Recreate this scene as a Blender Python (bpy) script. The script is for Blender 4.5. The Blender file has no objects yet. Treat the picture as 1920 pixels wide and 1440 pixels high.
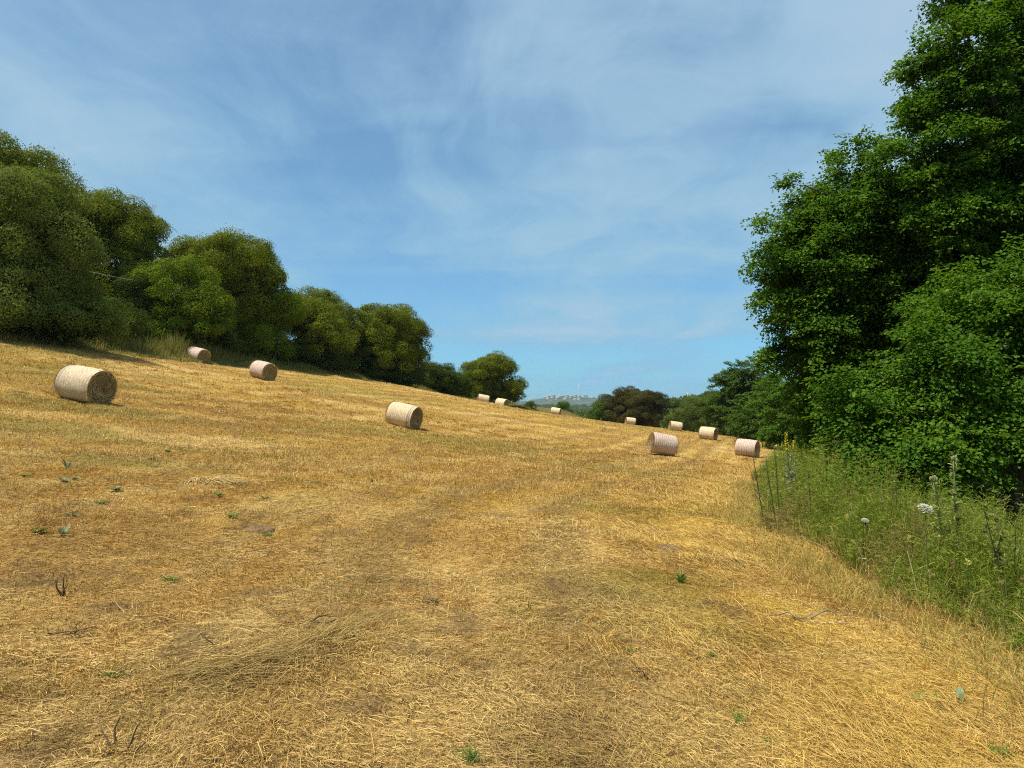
import bpy, math, random
import numpy as np
from mathutils import Vector, Matrix

R = math.radians
rng = np.random.default_rng(7)
scene = bpy.context.scene
COL = scene.collection

# ------------------------------------------------------------------ camera model
CAM_Z = 1.6
F = 1380.0                      # focal length in pixels of the 1920 px wide photo
HORIZ = 765.0
PITCH = math.atan((HORIZ - 720.0) / F)


def at(px, py, Y):
    """World point seen at photo pixel (px, py) at forward distance Y."""
    dx, dy = (px - 960.0) / F, (720.0 - py) / F
    c, s = math.cos(PITCH), math.sin(PITCH)
    fy, fz = c - dy * s, s + dy * c
    k = Y / fy
    return np.array([dx * k, Y, CAM_Z + fz * k])


# ------------------------------------------------------------------ noise
_T = np.random.default_rng(11).random((256, 256))


def vnoise(x, y):
    x = np.asarray(x, float); y = np.asarray(y, float)
    xi = np.floor(x).astype(int); yi = np.floor(y).astype(int)
    fx = x - xi; fy = y - yi
    fx = fx * fx * (3 - 2 * fx); fy = fy * fy * (3 - 2 * fy)
    a = _T[xi & 255, yi & 255]; b = _T[(xi + 1) & 255, yi & 255]
    c = _T[xi & 255, (yi + 1) & 255]; d = _T[(xi + 1) & 255, (yi + 1) & 255]
    return (a * (1 - fx) + b * fx) * (1 - fy) + (c * (1 - fx) + d * fx) * fy


def fbm(x, y, o=4):
    s = 0.0; a = 0.5; t = 0.0
    x = np.asarray(x, float); y = np.asarray(y, float)
    for k in range(o):
        s = s + a * vnoise(x + 17.3 * k, y + 31.7 * k); t += a
        a *= 0.5; x = x * 2.03; y = y * 2.03
    return s / t


def sstep(a, b, x):
    t = np.clip((np.asarray(x, float) - a) / (b - a), 0, 1)
    return t * t * (3 - 2 * t)


# ------------------------------------------------------------------ terrain
CP = np.array([
    (0, 0, 0), (-6, 8, .56), (6, 8, -.56), (-4, 0, .4), (4, 0, -.4), (0, 12, -.03), (0, 20, -.1), (-8, -8, .8), (8, -8, -.8),
    (-13.9, 24, 1.74), (-24.3, 57, 5.1), (-16.6, 49, 3.5), (-5.3, 36, .66), (-3.8, 95, 2.15), (-1.4, 95, 1.6),
    (6.75, 115, .43), (18.4, 115, -1.1), (19.9, 90, -1.2), (18.6, 70, -1.3), (8.6, 43, -1.2), (16, 50, -1.75),
    (-27.8, 40, 5.4), (-23.8, 62, 5.4), (-18.8, 72, 5.0), (-15, 80, 4.55), (-10.7, 92, 3.6), (-7.2, 100, 2.7),
    (2, 108, 1.35), (15.4, 125, -.9), (25, 120, -1.8), (28.7, 90, -2.15), (27, 75, -2.1), (8.5, 25, -1.05), (4.2, 12.7, -.42),
    (4.4, 6.3, -.44), (13, 37, -1.55), (-20, 20, 2.6), (-14, 8, 1.4), (-30, 20, 4.6),
    (10, 150, -3.2), (-2, 150, -1.6), (26, 155, -4.6), (-45, 70, 8.4), (-40, 110, 6.0), (-60, 40, 10), (45, 60, -4.0), (45, 120, -4.5),
    (20, 20, -2.2), (20, 5, -2.0), (-20, 140, 1.5),
], float)


def _U(r2):
    return 0.5 * r2 * np.log(r2 + 1e-9)


_n = len(CP)
_K = _U(((CP[:, None, :2] - CP[None, :, :2]) ** 2).sum(-1)) + np.eye(_n) * 6.0
_P = np.c_[np.ones(_n), CP[:, :2]]
_A = np.block([[_K, _P], [_P.T, np.zeros((3, 3))]])
_W = np.linalg.solve(_A, np.r_[CP[:, 2], 0, 0, 0])


def edge_x(y):
    """X of the right-hand edge of the mown field (foot of the weedy bank)."""
    y = np.asarray(y, float)
    t = y - 12.0
    return 4.25 + 0.335 * (0.5 * (t + np.sqrt(t * t + 4.0)) - 0.6) + 0.12 * np.sin(y * 1.3) + 0.09 * np.sin(y * 3.1)


def H(x, y, bumps=True):
    x = np.asarray(x, float); y = np.asarray(y, float)
    shp = np.broadcast(x, y).shape
    x = np.broadcast_to(x, shp).ravel(); y = np.broadcast_to(y, shp).ravel()
    z = _W[_n] + _W[_n + 1] * x + _W[_n + 2] * y
    for i in range(_n):
        z = z + _W[i] * _U((x - CP[i, 0]) ** 2 + (y - CP[i, 1]) ** 2)
    far = -9.0 + 17.0 * np.exp(-(((x - 140) / 85) ** 2 + ((y - 400) / 165) ** 2)) + 3 * (fbm(x / 60 + 5, y / 60) - .5)
    d = np.hypot(x * 1.15, y - 55)
    w = sstep(95, 190, d)
    z = np.clip(z, -12, 14) * (1 - w) + far * w
    z = z + 1.6 * sstep(1.5, 7, hedge_side(x, y)) * (1 - w)
    u = x - edge_x(y)
    z = z - 1.3 * sstep(1.6, 4.2, u) * (1 - sstep(30, 45, y)) * (1 - sstep(14, 20, u))
    if bumps:
        near = 1 - sstep(40, 80, d)
        z = z + near * (0.09 * (fbm(x * .55, y * .55) - .5) + 0.11 * (fbm(x * 2.3 + 9, y * 2.3) - .5))
        z = z + near * 0.05 * sstep(.5, .75, fbm(x * .9 + 40, y * .9 + 3))
    return z.reshape(shp)


def h1(x, y):
    return float(H(np.array([x]), np.array([y]))[0])


def ground_at(px, py):
    """Point where the ray through a photo pixel meets the field."""
    Y = 2.0; prev = Y
    while Y < 300:
        p = at(px, py, Y)
        if p[2] < h1(p[0], p[1]):
            a, b = prev, Y
            for _ in range(18):
                m = (a + b) / 2; p = at(px, py, m)
                if p[2] < h1(p[0], p[1]): b = m
                else: a = m
            p = at(px, py, b); p[2] = h1(p[0], p[1]); return p
        prev = Y; Y *= 1.04
    return at(px, py, 100)


# ------------------------------------------------------------------ mesh helpers
def mesh_obj(name, verts, faces, mat=None, parent=None, smooth=False, fcol=None, vcol=None, mats=None, midx=None):
    """faces: list of int arrays (M,k). fcol: per-face rgb; vcol: per-vertex rgb (attribute 'tint')."""
    verts = np.asarray(verts, np.float32)
    if isinstance(faces, np.ndarray): faces = [faces]
    me = bpy.data.meshes.new(name)
    me.vertices.add(len(verts)); me.vertices.foreach_set('co', verts.ravel())
    loops = np.concatenate([np.asarray(f, np.int32).ravel() for f in faces])
    tot = np.concatenate([np.full(len(f), f.shape[1], np.int32) for f in faces])
    me.loops.add(len(loops)); me.loops.foreach_set('vertex_index', loops)
    me.polygons.add(len(tot)); me.polygons.foreach_set('loop_start', (np.cumsum(tot) - tot).astype(np.int32))
    if smooth: me.polygons.foreach_set('use_smooth', np.ones(len(tot), bool))
    if fcol is not None:
        a = me.attributes.new('tint', 'FLOAT_COLOR', 'FACE')
        c = np.ones((len(tot), 4), np.float32); c[:, :3] = fcol; a.data.foreach_set('color', c.ravel())
    if vcol is not None:
        a = me.attributes.new('tint', 'FLOAT_COLOR', 'POINT')
        c = np.ones((len(verts), 4), np.float32); c[:, :3] = vcol; a.data.foreach_set('color', c.ravel())
    for m in (mats or ([mat] if mat else [])): me.materials.append(m)
    if midx is not None: me.polygons.foreach_set('material_index', np.asarray(midx, np.int32))
    me.update(calc_edges=True)
    o = bpy.data.objects.new(name, me); COL.objects.link(o)
    if parent is not None: o.parent = parent
    return o


def tag(o, label=None, cat=None, group=None, kind=None):
    if label: o['label'] = label
    if cat: o['category'] = cat
    if group: o['group'] = group
    if kind: o['kind'] = kind
    return o


def empty(name, loc, label, cat, group=None):
    o = bpy.data.objects.new(name, None); COL.objects.link(o)
    o.location = Vector([float(v) for v in loc]); o.empty_display_size = .2
    return tag(o, label, cat, group)


class MB:
    """Collects tubes, ribbons and leaves into one mesh."""
    def __init__(s): s.v = []; s.q = []; s.t = []; s.n = 0; s.cq = []; s.ct = []

    def add(s, v, q=None, t=None, col=(1, 1, 1)):
        v = np.asarray(v, float).reshape(-1, 3)
        if q is not None and len(q):
            q = np.asarray(q, int); s.q.append(q + s.n)
            s.cq.append(np.broadcast_to(np.asarray(col, float), (len(q), 3)))
        if t is not None and len(t):
            t = np.asarray(t, int); s.t.append(t + s.n)
            s.ct.append(np.broadcast_to(np.asarray(col, float), (len(t), 3)))
        s.v.append(v); s.n += len(v)

    def tube(s, pts, rad, k=6, col=(1, 1, 1), cap=True):
        pts = np.asarray(pts, float); n = len(pts)
        rad = np.broadcast_to(np.asarray(rad, float), (n,))
        T = np.gradient(pts, axis=0); T /= np.linalg.norm(T, axis=1)[:, None] + 1e-9
        ref = np.array([0, 0, 1.0]) if abs(T[0, 2]) < .8 else np.array([1.0, 0, 0])
        A = np.cross(T, ref); A /= np.linalg.norm(A, axis=1)[:, None] + 1e-9
        B = np.cross(T, A)
        th = np.linspace(0, 2 * np.pi, k, endpoint=False)
        v = pts[:, None, :] + rad[:, None, None] * (A[:, None, :] * np.cos(th)[None, :, None] + B[:, None, :] * np.sin(th)[None, :, None])
        q = [(i * k + j, i * k + (j + 1) % k, (i + 1) * k + (j + 1) % k, (i + 1) * k + j) for i in range(n - 1) for j in range(k)]
        v = v.reshape(-1, 3); t = []
        if cap:
            v = np.r_[v, pts[-1:]]; c = len(v) - 1
            t = [((n - 1) * k + j, (n - 1) * k + (j + 1) % k, c) for j in range(k)]
        s.add(v, q, t, col)

    def build(s, name, mat, parent=None, smooth=False):
        fs = []; cs = []
        if s.q: fs.append(np.concatenate(s.q)); cs.append(np.concatenate(s.cq))
        if s.t: fs.append(np.concatenate(s.t)); cs.append(np.concatenate(s.ct))
        return mesh_obj(name, np.concatenate(s.v), fs, mat, parent, smooth, fcol=np.concatenate(cs))


def norm(a):
    return a / (np.linalg.norm(a, axis=-1, keepdims=True) + 1e-9)


def blades(root, az, elev, length, width, bend, roll=None, tipw=.25):
    """Ribbons of three cross sections. Returns verts (N*6,3) and quads (N*2,4)."""
    n = len(root)
    d = np.c_[np.cos(az) * np.cos(elev), np.sin(az) * np.cos(elev), np.sin(elev)]
    up = np.array([0, 0, 1.0])
    side = norm(np.cross(d, np.broadcast_to(up, d.shape)) + 1e-6)
    nrm = np.cross(side, d)
    if roll is not None:
        side = side * np.cos(roll)[:, None] + nrm * np.sin(roll)[:, None]
    mid = root + d * (length * .52)[:, None]
    tip = root + d * length[:, None]
    tip[:, 2] -= bend * length
    tip += (rng.normal(size=(n, 3)) * .022) * length[:, None]
    w = (width * .5)[:, None]
    V = np.stack([root - side * w, root + side * w, mid - side * w * .9, mid + side * w * .9, tip - side * w * tipw, tip + side * w * tipw], 1)
    b = np.arange(n)[:, None] * 6
    Q = np.concatenate([b + np.array([0, 1, 3, 2]), b + np.array([2, 3, 5, 4])], 1).reshape(-1, 4)
    return V.reshape(-1, 3), Q


def leaves_hex(pos, d, nrm, length, width):
    """Six-vertex leaves folded along the midrib: 2 quads each."""
    d = norm(d); side = norm(np.cross(nrm, d)); up = np.cross(d, side)
    L = length[:, None]; W = width[:, None] * .5
    fold = up * W * .35
    V = np.stack([pos, pos + d * L * .28 + side * W * .85 + fold, pos + d * L * .7 + side * W * .8 + fold * .8,
                  pos + d * L - up * L * .08, pos + d * L * .7 - side * W * .8 + fold * .8, pos + d * L * .28 - side * W * .85 + fold], 1)
    b = np.arange(len(pos))[:, None] * 6
    Q = np.concatenate([b + np.array([0, 3, 2, 1]), b + np.array([0, 5, 4, 3])], 1).reshape(-1, 4)
    return V.reshape(-1, 3), Q


def leaves_kite(pos, d, nrm, length, width):
    d = norm(d); nrm = norm(nrm); d = norm(d - nrm * ((d * nrm).sum(-1, keepdims=True) * .75)); side = norm(np.cross(nrm, d))
    L = length[:, None]; W = width[:, None] * .5
    V = np.stack([pos, pos + d * L * .5 + side * W, pos + d * L, pos + d * L * .5 - side * W], 1)
    Q = np.arange(len(pos))[:, None] * 4 + np.array([0, 3, 2, 1])
    return V.reshape(-1, 3), Q


def rdir(n, r=rng):
    v = r.normal(size=(n, 3)); return norm(v)


# ------------------------------------------------------------------ materials
class NT:
    def __init__(s, name):
        s.m = bpy.data.materials.new(name); s.m.use_nodes = True
        s.t = s.m.node_tree; s.t.nodes.clear()
        s.out = s.n('ShaderNodeOutputMaterial')

    def n(s, kind, props=None, **ins):
        nd = s.t.nodes.new(kind)
        for k, v in (props or {}).items(): setattr(nd, k, v)
        for k, v in ins.items():
            key = int(k[1:]) if k[0] == 'i' and k[1:].isdigit() else k.replace('_', ' ')
            s.set(nd.inputs[key], v)
        return nd

    def set(s, sock, v):
        if isinstance(v, bpy.types.NodeSocket): s.t.links.new(v, sock)
        elif isinstance(v, bpy.types.Node): s.t.links.new(v.outputs[0], sock)
        elif isinstance(v, (tuple, list)) and len(v) == 3 and sock.type == 'RGBA': sock.default_value = (*v, 1)
        else: sock.default_value = v

    def mix(s, f, a, b, mode='MIX'):
        nd = s.t.nodes.new('ShaderNodeMix'); nd.data_type = 'RGBA'; nd.blend_type = mode
        s.set(nd.inputs[0], f); s.set(nd.inputs[6], a); s.set(nd.inputs[7], b)
        return nd.outputs[2]

    def math(s, op, a, b=0.0, c=None, clamp=False):
        nd = s.t.nodes.new('ShaderNodeMath'); nd.operation = op; nd.use_clamp = clamp
        s.set(nd.inputs[0], a); s.set(nd.inputs[1], b)
        if c is not None: s.set(nd.inputs[2], c)
        return nd.outputs[0]

    def ramp(s, fac, stops, interp='LINEAR'):
        nd = s.t.nodes.new('ShaderNodeValToRGB'); cr = nd.color_ramp; cr.interpolation = interp
        while len(cr.elements) > 1: cr.elements.remove(cr.elements[-1])
        for i, (p, c) in enumerate(stops):
            e = cr.elements[0] if i == 0 else cr.elements.new(p)
            e.position = p; e.color = (*c, 1) if len(c) == 3 else c
        s.set(nd.inputs[0], fac); return nd.outputs[0]

    def maprange(s, v, a, b, c=0.0, d=1.0, smooth=True):
        nd = s.t.nodes.new('ShaderNodeMapRange'); nd.interpolation_type = 'SMOOTHSTEP' if smooth else 'LINEAR'
        s.set(nd.inputs[0], v)
        for i, x in enumerate((a, b, c, d)): nd.inputs[i + 1].default_value = x
        return nd.outputs[0]

    def noise(s, vec, scale, detail=4, rough=.55, dist=0.0, out=0):
        nd = s.n('ShaderNodeTexNoise', Scale=scale, Detail=detail, Roughness=rough, Distortion=dist)
        if vec is not None: s.set(nd.inputs['Vector'], vec)
        return nd.outputs[out]

    def surf(s, sh):
        s.set(s.out.inputs['Surface'], sh); return s.m


def leaf_mat(name, dark, mid, light, transl=.35, rough=.5, spec=.3, hue_scale=.9, rw=.42):
    t = NT(name)
    geo = t.n('ShaderNodeNewGeometry')
    tc = t.n('ShaderNodeTexCoord')
    rnd = geo.outputs['Random Per Island']
    n = t.noise(tc.outputs['Object'], hue_scale, 3)
    f = t.math('ADD', t.math('MULTIPLY', rnd, rw), t.math('MULTIPLY', t.math('SUBTRACT', n, .5 - .5 * (1 - rw)), 1.25))
    c = t.ramp(f, [(.05, dark), (.5, mid), (.95, light)])
    p = t.n('ShaderNodeBsdfPrincipled', Base_Color=c, Roughness=rough)
    p.inputs['Specular IOR Level'].default_value = spec
    tr = t.n('ShaderNodeBsdfTranslucent', Color=t.mix(1.0, c, (1.25, 1.15, .55), 'MULTIPLY'))
    mx = t.n('ShaderNodeMixShader', i0=transl, i1=p.outputs[0], i2=tr.outputs[0])
    return t.surf(mx.outputs[0])


def tint_mat(name, transl=.25, rough=.6, spec=.2, vary=.5, bright=1.0):
    """Colour comes from the 'tint' attribute, varied from piece to piece."""
    t = NT(name)
    geo = t.n('ShaderNodeNewGeometry')
    at_ = t.n('ShaderNodeAttribute', {'attribute_name': 'tint'})
    k = t.math('MULTIPLY_ADD', geo.outputs['Random Per Island'], vary, (1 - vary / 2) * bright)
    c = t.n('ShaderNodeVectorMath', {'operation': 'SCALE'}, i0=at_.outputs['Color'], Scale=k).outputs[0]
    p = t.n('ShaderNodeBsdfPrincipled', Base_Color=c, Roughness=rough)
    p.inputs['Specular IOR Level'].default_value = spec
    if transl <= 0: return t.surf(p.outputs[0])
    tr = t.n('ShaderNodeBsdfTranslucent', Color=c)
    return t.surf(t.n('ShaderNodeMixShader', i0=transl, i1=p.outputs[0], i2=tr.outputs[0]).outputs[0])


def bark_mat(name, a, b):
    t = NT(name)
    tc = t.n('ShaderNodeTexCoord')
    mp = t.n('ShaderNodeMapping', Vector=tc.outputs['Object']); mp.inputs['Scale'].default_value = (9, 9, 2)
    n = t.noise(mp.outputs[0], 1.6, 6, .65)
    p = t.n('ShaderNodeBsdfPrincipled', Base_Color=t.ramp(n, [(.3, a), (.7, b)]), Roughness=.9)
    bm = t.n('ShaderNodeBump', Height=n, Strength=.6, Distance=.03)
    t.set(p.inputs['Normal'], bm.outputs[0])
    return t.surf(p.outputs[0])


M_bark = bark_mat('bark_grey', (.05, .04, .03), (.17, .14, .11))
M_bark_dark = bark_mat('bark_dark', (.018, .014, .009), (.055, .042, .028))
M_alder = leaf_mat('alder_leaf', (.020, .055, .005), (.050, .118, .008), (.124, .222, .017), .40, .55, .08)
M_alder_b = leaf_mat('alder_leaf_paler', (.022, .058, .005), (.055, .124, .008), (.136, .232, .017), .40, .55, .08)
M_alder_far = leaf_mat('alder_leaf_distant', (.022, .052, .005), (.055, .110, .008), (.115, .180, .016), .34, .6, .1)
M_oak = leaf_mat('holm_oak_leaf', (.032, .056, .006), (.098, .130, .011), (.225, .240, .020), .36, .7, .02)
M_olive = leaf_mat('wild_olive_leaf', (.042, .064, .011), (.108, .142, .025), (.205, .235, .055), .36, .7, .02)
M_lentisk = leaf_mat('lentisk_leaf', (.034, .066, .005), (.100, .155, .009), (.215, .260, .020), .34, .7, .02)
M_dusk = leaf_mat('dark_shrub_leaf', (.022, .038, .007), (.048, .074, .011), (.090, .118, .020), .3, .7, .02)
M_russet = leaf_mat('russet_leaf', (.022, .028, .007), (.056, .053, .013), (.105, .088, .024), .28, .7, .02, .5)
M_midbush = leaf_mat('grey_green_leaf', (.030, .050, .008), (.074, .105, .016), (.135, .165, .032), .32, .7, .02)
M_straw = tint_mat('straw_blade', .22, .6, .15, .75)
M_weed = tint_mat('weed_blade', .38, .6, .08, .7)
M_plain = tint_mat('plant_part', .25, .65, .06, .3)
M_wood = tint_mat('dry_wood', 0, .85, .1, .3)


# ------------------------------------------------------------------ field colour
GOLD = np.array([.430, .262, .044]); BROWN = np.array([.260, .142, .034]); PALE = np.array([.565, .395, .142])
OLIVE = np.array([.225, .185, .030]); LANE = np.array([.560, .360, .062]); RUST = np.array([.385, .205, .040])


def lerp(a, b, f):
    return a + (b - a) * f[..., None]


def field_tint(x, y):
    x = np.asarray(x, float); y = np.asarray(y, float)
    u = x - edge_x(y)
    # curved mowing coordinate: lines run beside the right edge, and across the slope further left
    w = sstep(-17, -6, u)
    s1 = fbm(u * 1.2 + 3, y * .055 + 2, 4); s2 = fbm(x * .10 + 8, y * .42 + 5 - x * .10, 4)
    s = s1 * w + s2 * (1 - w)
    a = fbm(x * .23 + 2, y * .23 + 9, 4); b = fbm(x * .9 + 30, y * .9 + 4, 4); g = fbm(x * .16 + 70, y * .30 + 12, 4)
    f = fbm(x * 3.1 + 11, y * 3.1 + 60, 3)
    c = lerp(np.broadcast_to(GOLD, x.shape + (3,)), RUST, .7 * sstep(.46, .66, a))
    c = lerp(c, PALE, .75 * sstep(.52, .74, s))
    c = lerp(c, BROWN, .75 * sstep(.50, .30, s))
    c = lerp(c, np.array([.50, .335, .130]), .35 * sstep(12, 5, y))
    c = lerp(c, PALE, .55 * sstep(.55, .75, b))
    c = lerp(c, BROWN, .45 * sstep(.46, .28, b))
    c = lerp(c, OLIVE, .7 * sstep(.56, .70, g))
    lane = np.exp(-((u + 1.3) / 1.2) ** 2) * sstep(34, 12, y) * (.15 + .75 * sstep(.38, .6, b))
    c = lerp(c, LANE, np.clip(lane, 0, 1))
    hl = hedge_side(x, y)
    ln = np.sin(u * 4.2 + 2.2 * fbm(x * .12, y * .12 + 4, 2)) * w + np.sin(hl * 2.9 + 2.5 * fbm(x * .1 + 7, y * .1, 2)) * (1 - w)
    ln = ln * (.3 + .9 * sstep(.3, .65, fbm(x * .3 + 13, y * .3 + 44, 3)))
    c = lerp(c, PALE, .30 * np.clip(ln, 0, 1)); c = lerp(c, BROWN, .38 * np.clip(-ln, 0, 1))
    trk = np.exp(-((u + 3.6) / .38) ** 2) + .9 * np.exp(-((u + 5.5) / .34) ** 2) + .6 * np.exp(-((u + 10.2) / .38) ** 2) + .6 * np.exp(-((u + 12.1) / .38) ** 2)
    c = lerp(c, np.array([.25, .165, .055]), np.clip(trk * .75 * sstep(.30, .60, f * .5 + b * .5), 0, 1))
    hole = sstep(.62, .74, fbm(x * 2.6 + 51, y * 2.6 + 17, 4)) * sstep(40, 15, y)
    c = lerp(c, np.array([.180, .110, .048]), .6 * hole)
    # longer yellow-green grass along the left hedge and under the right trees
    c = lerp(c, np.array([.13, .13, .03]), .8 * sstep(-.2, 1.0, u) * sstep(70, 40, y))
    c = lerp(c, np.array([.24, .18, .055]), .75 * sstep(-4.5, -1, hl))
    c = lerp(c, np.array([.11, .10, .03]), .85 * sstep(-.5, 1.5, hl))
    far = sstep(120, 165, np.hypot(x, y - 20))
    fr = fbm(x * .035, y * .035, 4)
    fc = lerp(np.broadcast_to(np.array([.085, .10, .028]), x.shape + (3,)), np.array([.33, .27, .11]), sstep(.60, .68, fr))
    c = lerp(c, fc, far)
    return c * (.86 + .28 * f)[..., None]


# polyline of the left hedge foot, used for the fringe of long grass
HEDGE = np.array([(-34, 30), (-28.6, 41), (-25.5, 55), (-23.3, 62), (-18.6, 73), (-14.6, 82), (-10.4, 93), (-6, 102), (3, 111), (6, 118)], float)


def hedge_side(x, y):
    """Signed distance past the hedge foot (positive = behind it, under the trees)."""
    x = np.asarray(x, float); y = np.asarray(y, float)
    best = np.full(x.shape, 1e9); sg = np.full(x.shape, -1.0)
    for (ax, ay), (bx, by) in zip(HEDGE[:-1], HEDGE[1:]):
        ex, ey = bx - ax, by - ay; L2 = ex * ex + ey * ey
        t = np.clip(((x - ax) * ex + (y - ay) * ey) / L2, 0, 1)
        dx, dy = x - (ax + t * ex), y - (ay + t * ey)
        d = np.hypot(dx, dy); s = np.sign(ex * dy - ey * dx)
        m = d < best
        best = np.where(m, d, best); sg = np.where(m, s, sg)
    return best * sg


# ------------------------------------------------------------------ ground sheet
def make_ground():
    ys = [-14.0]
    while ys[-1] < 760:
        y = ys[-1]; ys.append(y + max(.09, .013 * abs(y) if y > 0 else .25 * abs(y) * .4))
    ys = np.array(ys)
    us = np.linspace(-1, 1, 420); us = np.sign(us) * (.55 * np.abs(us) + .45 * np.abs(us) ** 2.2)
    X = us[None, :] * (np.maximum(ys, 0) * 1.35 + 14)[:, None]; Y = np.broadcast_to(ys[:, None], X.shape)
    Z = H(X, Y)
    V = np.stack([X, Y, Z], -1).reshape(-1, 3)
    ny, nx = X.shape
    i = (np.arange(ny - 1)[:, None] * nx + np.arange(nx - 1)[None, :]).ravel()
    Q = np.stack([i, i + 1, i + nx + 1, i + nx], 1)
    C = field_tint(X.ravel(), Y.ravel())
    t = NT('stubble_ground')
    a = t.n('ShaderNodeAttribute', {'attribute_name': 'tint'})
    geo = t.n('ShaderNodeNewGeometry')
    pos = geo.outputs['Position']
    mp = t.n('ShaderNodeMapping', Vector=pos); mp.inputs['Scale'].default_value = (1, .45, 1); mp.inputs['Rotation'].default_value = (0, 0, .5)
    n1 = t.noise(mp.outputs[0], 14, 6, .7, .6)
    n2 = t.noise(pos, 55, 5, .7, .4)
    n3 = t.noise(pos, 3.0, 6, .7)
    c = t.mix(1.0, a.outputs['Color'], t.ramp(n1, [(.25, (.5, .47, .42)), (.5, (.9, .9, .88)), (.75, (1.3, 1.32, 1.35))]), 'MULTIPLY')
    c = t.mix(1.0, c, t.ramp(n2, [(.3, (.62, .6, .56)), (.7, (1.25, 1.25, 1.25))]), 'MULTIPLY')
    c = t.mix(t.maprange(n3, .52, .66, 0, .5), c, (.12, .075, .035))
    p = t.n('ShaderNodeBsdfPrincipled', Base_Color=c, Roughness=.95)
    p.inputs['Specular IOR Level'].default_value = .1
    hgt = t.math('ADD', n1, t.math('MULTIPLY', n2, .6))
    bm = t.n('ShaderNodeBump', Height=hgt, Strength=.9, Distance=.06)
    t.set(p.inputs['Normal'], bm.outputs[0])
    o = mesh_obj('ground', V, Q, t.surf(p.outputs[0]), smooth=True, vcol=C)
    tag(o, kind='structure')


def hills_z(x, y):
    z = -15 + (y - 600) * .0115 + 9 * (fbm(x / 260 + 3, y / 260) - .5) * sstep(600, 900, y)
    ridge = 20 * np.exp(-((y - 2600) / 420) ** 2) * (.55 + .75 * fbm(x / 320 + 1.3, y * 0 + 7, 3))
    z = z + ridge + 14 * np.exp(-(((x - 190) / 120) ** 2 + ((y - 2650) / 300) ** 2))
    return z - 30 * sstep(2750, 3600, y)


def make_hills():
    ys = np.geomspace(640, 4200, 170); us = np.linspace(-1, 1, 260)
    X = us[None, :] * (ys * .95)[:, None]; Y = np.broadcast_to(ys[:, None], X.shape)
    Z = hills_z(X, Y)
    V = np.stack([X, Y, Z], -1).reshape(-1, 3); ny, nx = X.shape
    i = (np.arange(ny - 1)[:, None] * nx + np.arange(nx - 1)[None, :]).ravel()
    Q = np.stack([i, i + 1, i + nx + 1, i + nx], 1)
    t = NT('hill_scrub_haze_tinted')
    pos = t.n('ShaderNodeNewGeometry').outputs['Position']
    n = t.noise(pos, .012, 6, .65); n2 = t.noise(pos, .05, 5, .7)
    c = t.ramp(n2, [(.35, (.018, .034, .026)), (.5, (.035, .058, .038)), (.64, (.07, .09, .05))])  # scrub greens shifted towards blue, distance haze painted into the colour
    c = t.mix(t.maprange(n, .58, .63, 0, .8), c, t.ramp(n2, [(.3, (.12, .13, .07)), (.7, (.22, .20, .12))]))
    p = t.n('ShaderNodeBsdfPrincipled', Base_Color=c, Roughness=1.0)
    tag(mesh_obj('hills', V, Q, t.surf(p.outputs[0]), smooth=True), kind='structure')


# ------------------------------------------------------------------ stubble and straw
def fan(n, y0, y1, k, half=.80, pad=.8):
    """n ground points in a fan in front of the camera, density falling as Y^-k."""
    r = rng.random(n)
    e = 2 - k
    y = (y0 ** e + r * (y1 ** e - y0 ** e)) ** (1 / e)
    x = (rng.random(n) * 2 - 1) * (half * y + pad)
    return x, y


def flow_angle(x, y):
    """Main lie of the cut straw."""
    u = x - edge_x(y)
    return 1.25 * sstep(-9, -2, u) + 2.6 * (fbm(x * .35 + 5, y * .35 + 21, 3) - .5) * 2 + .25


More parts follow.
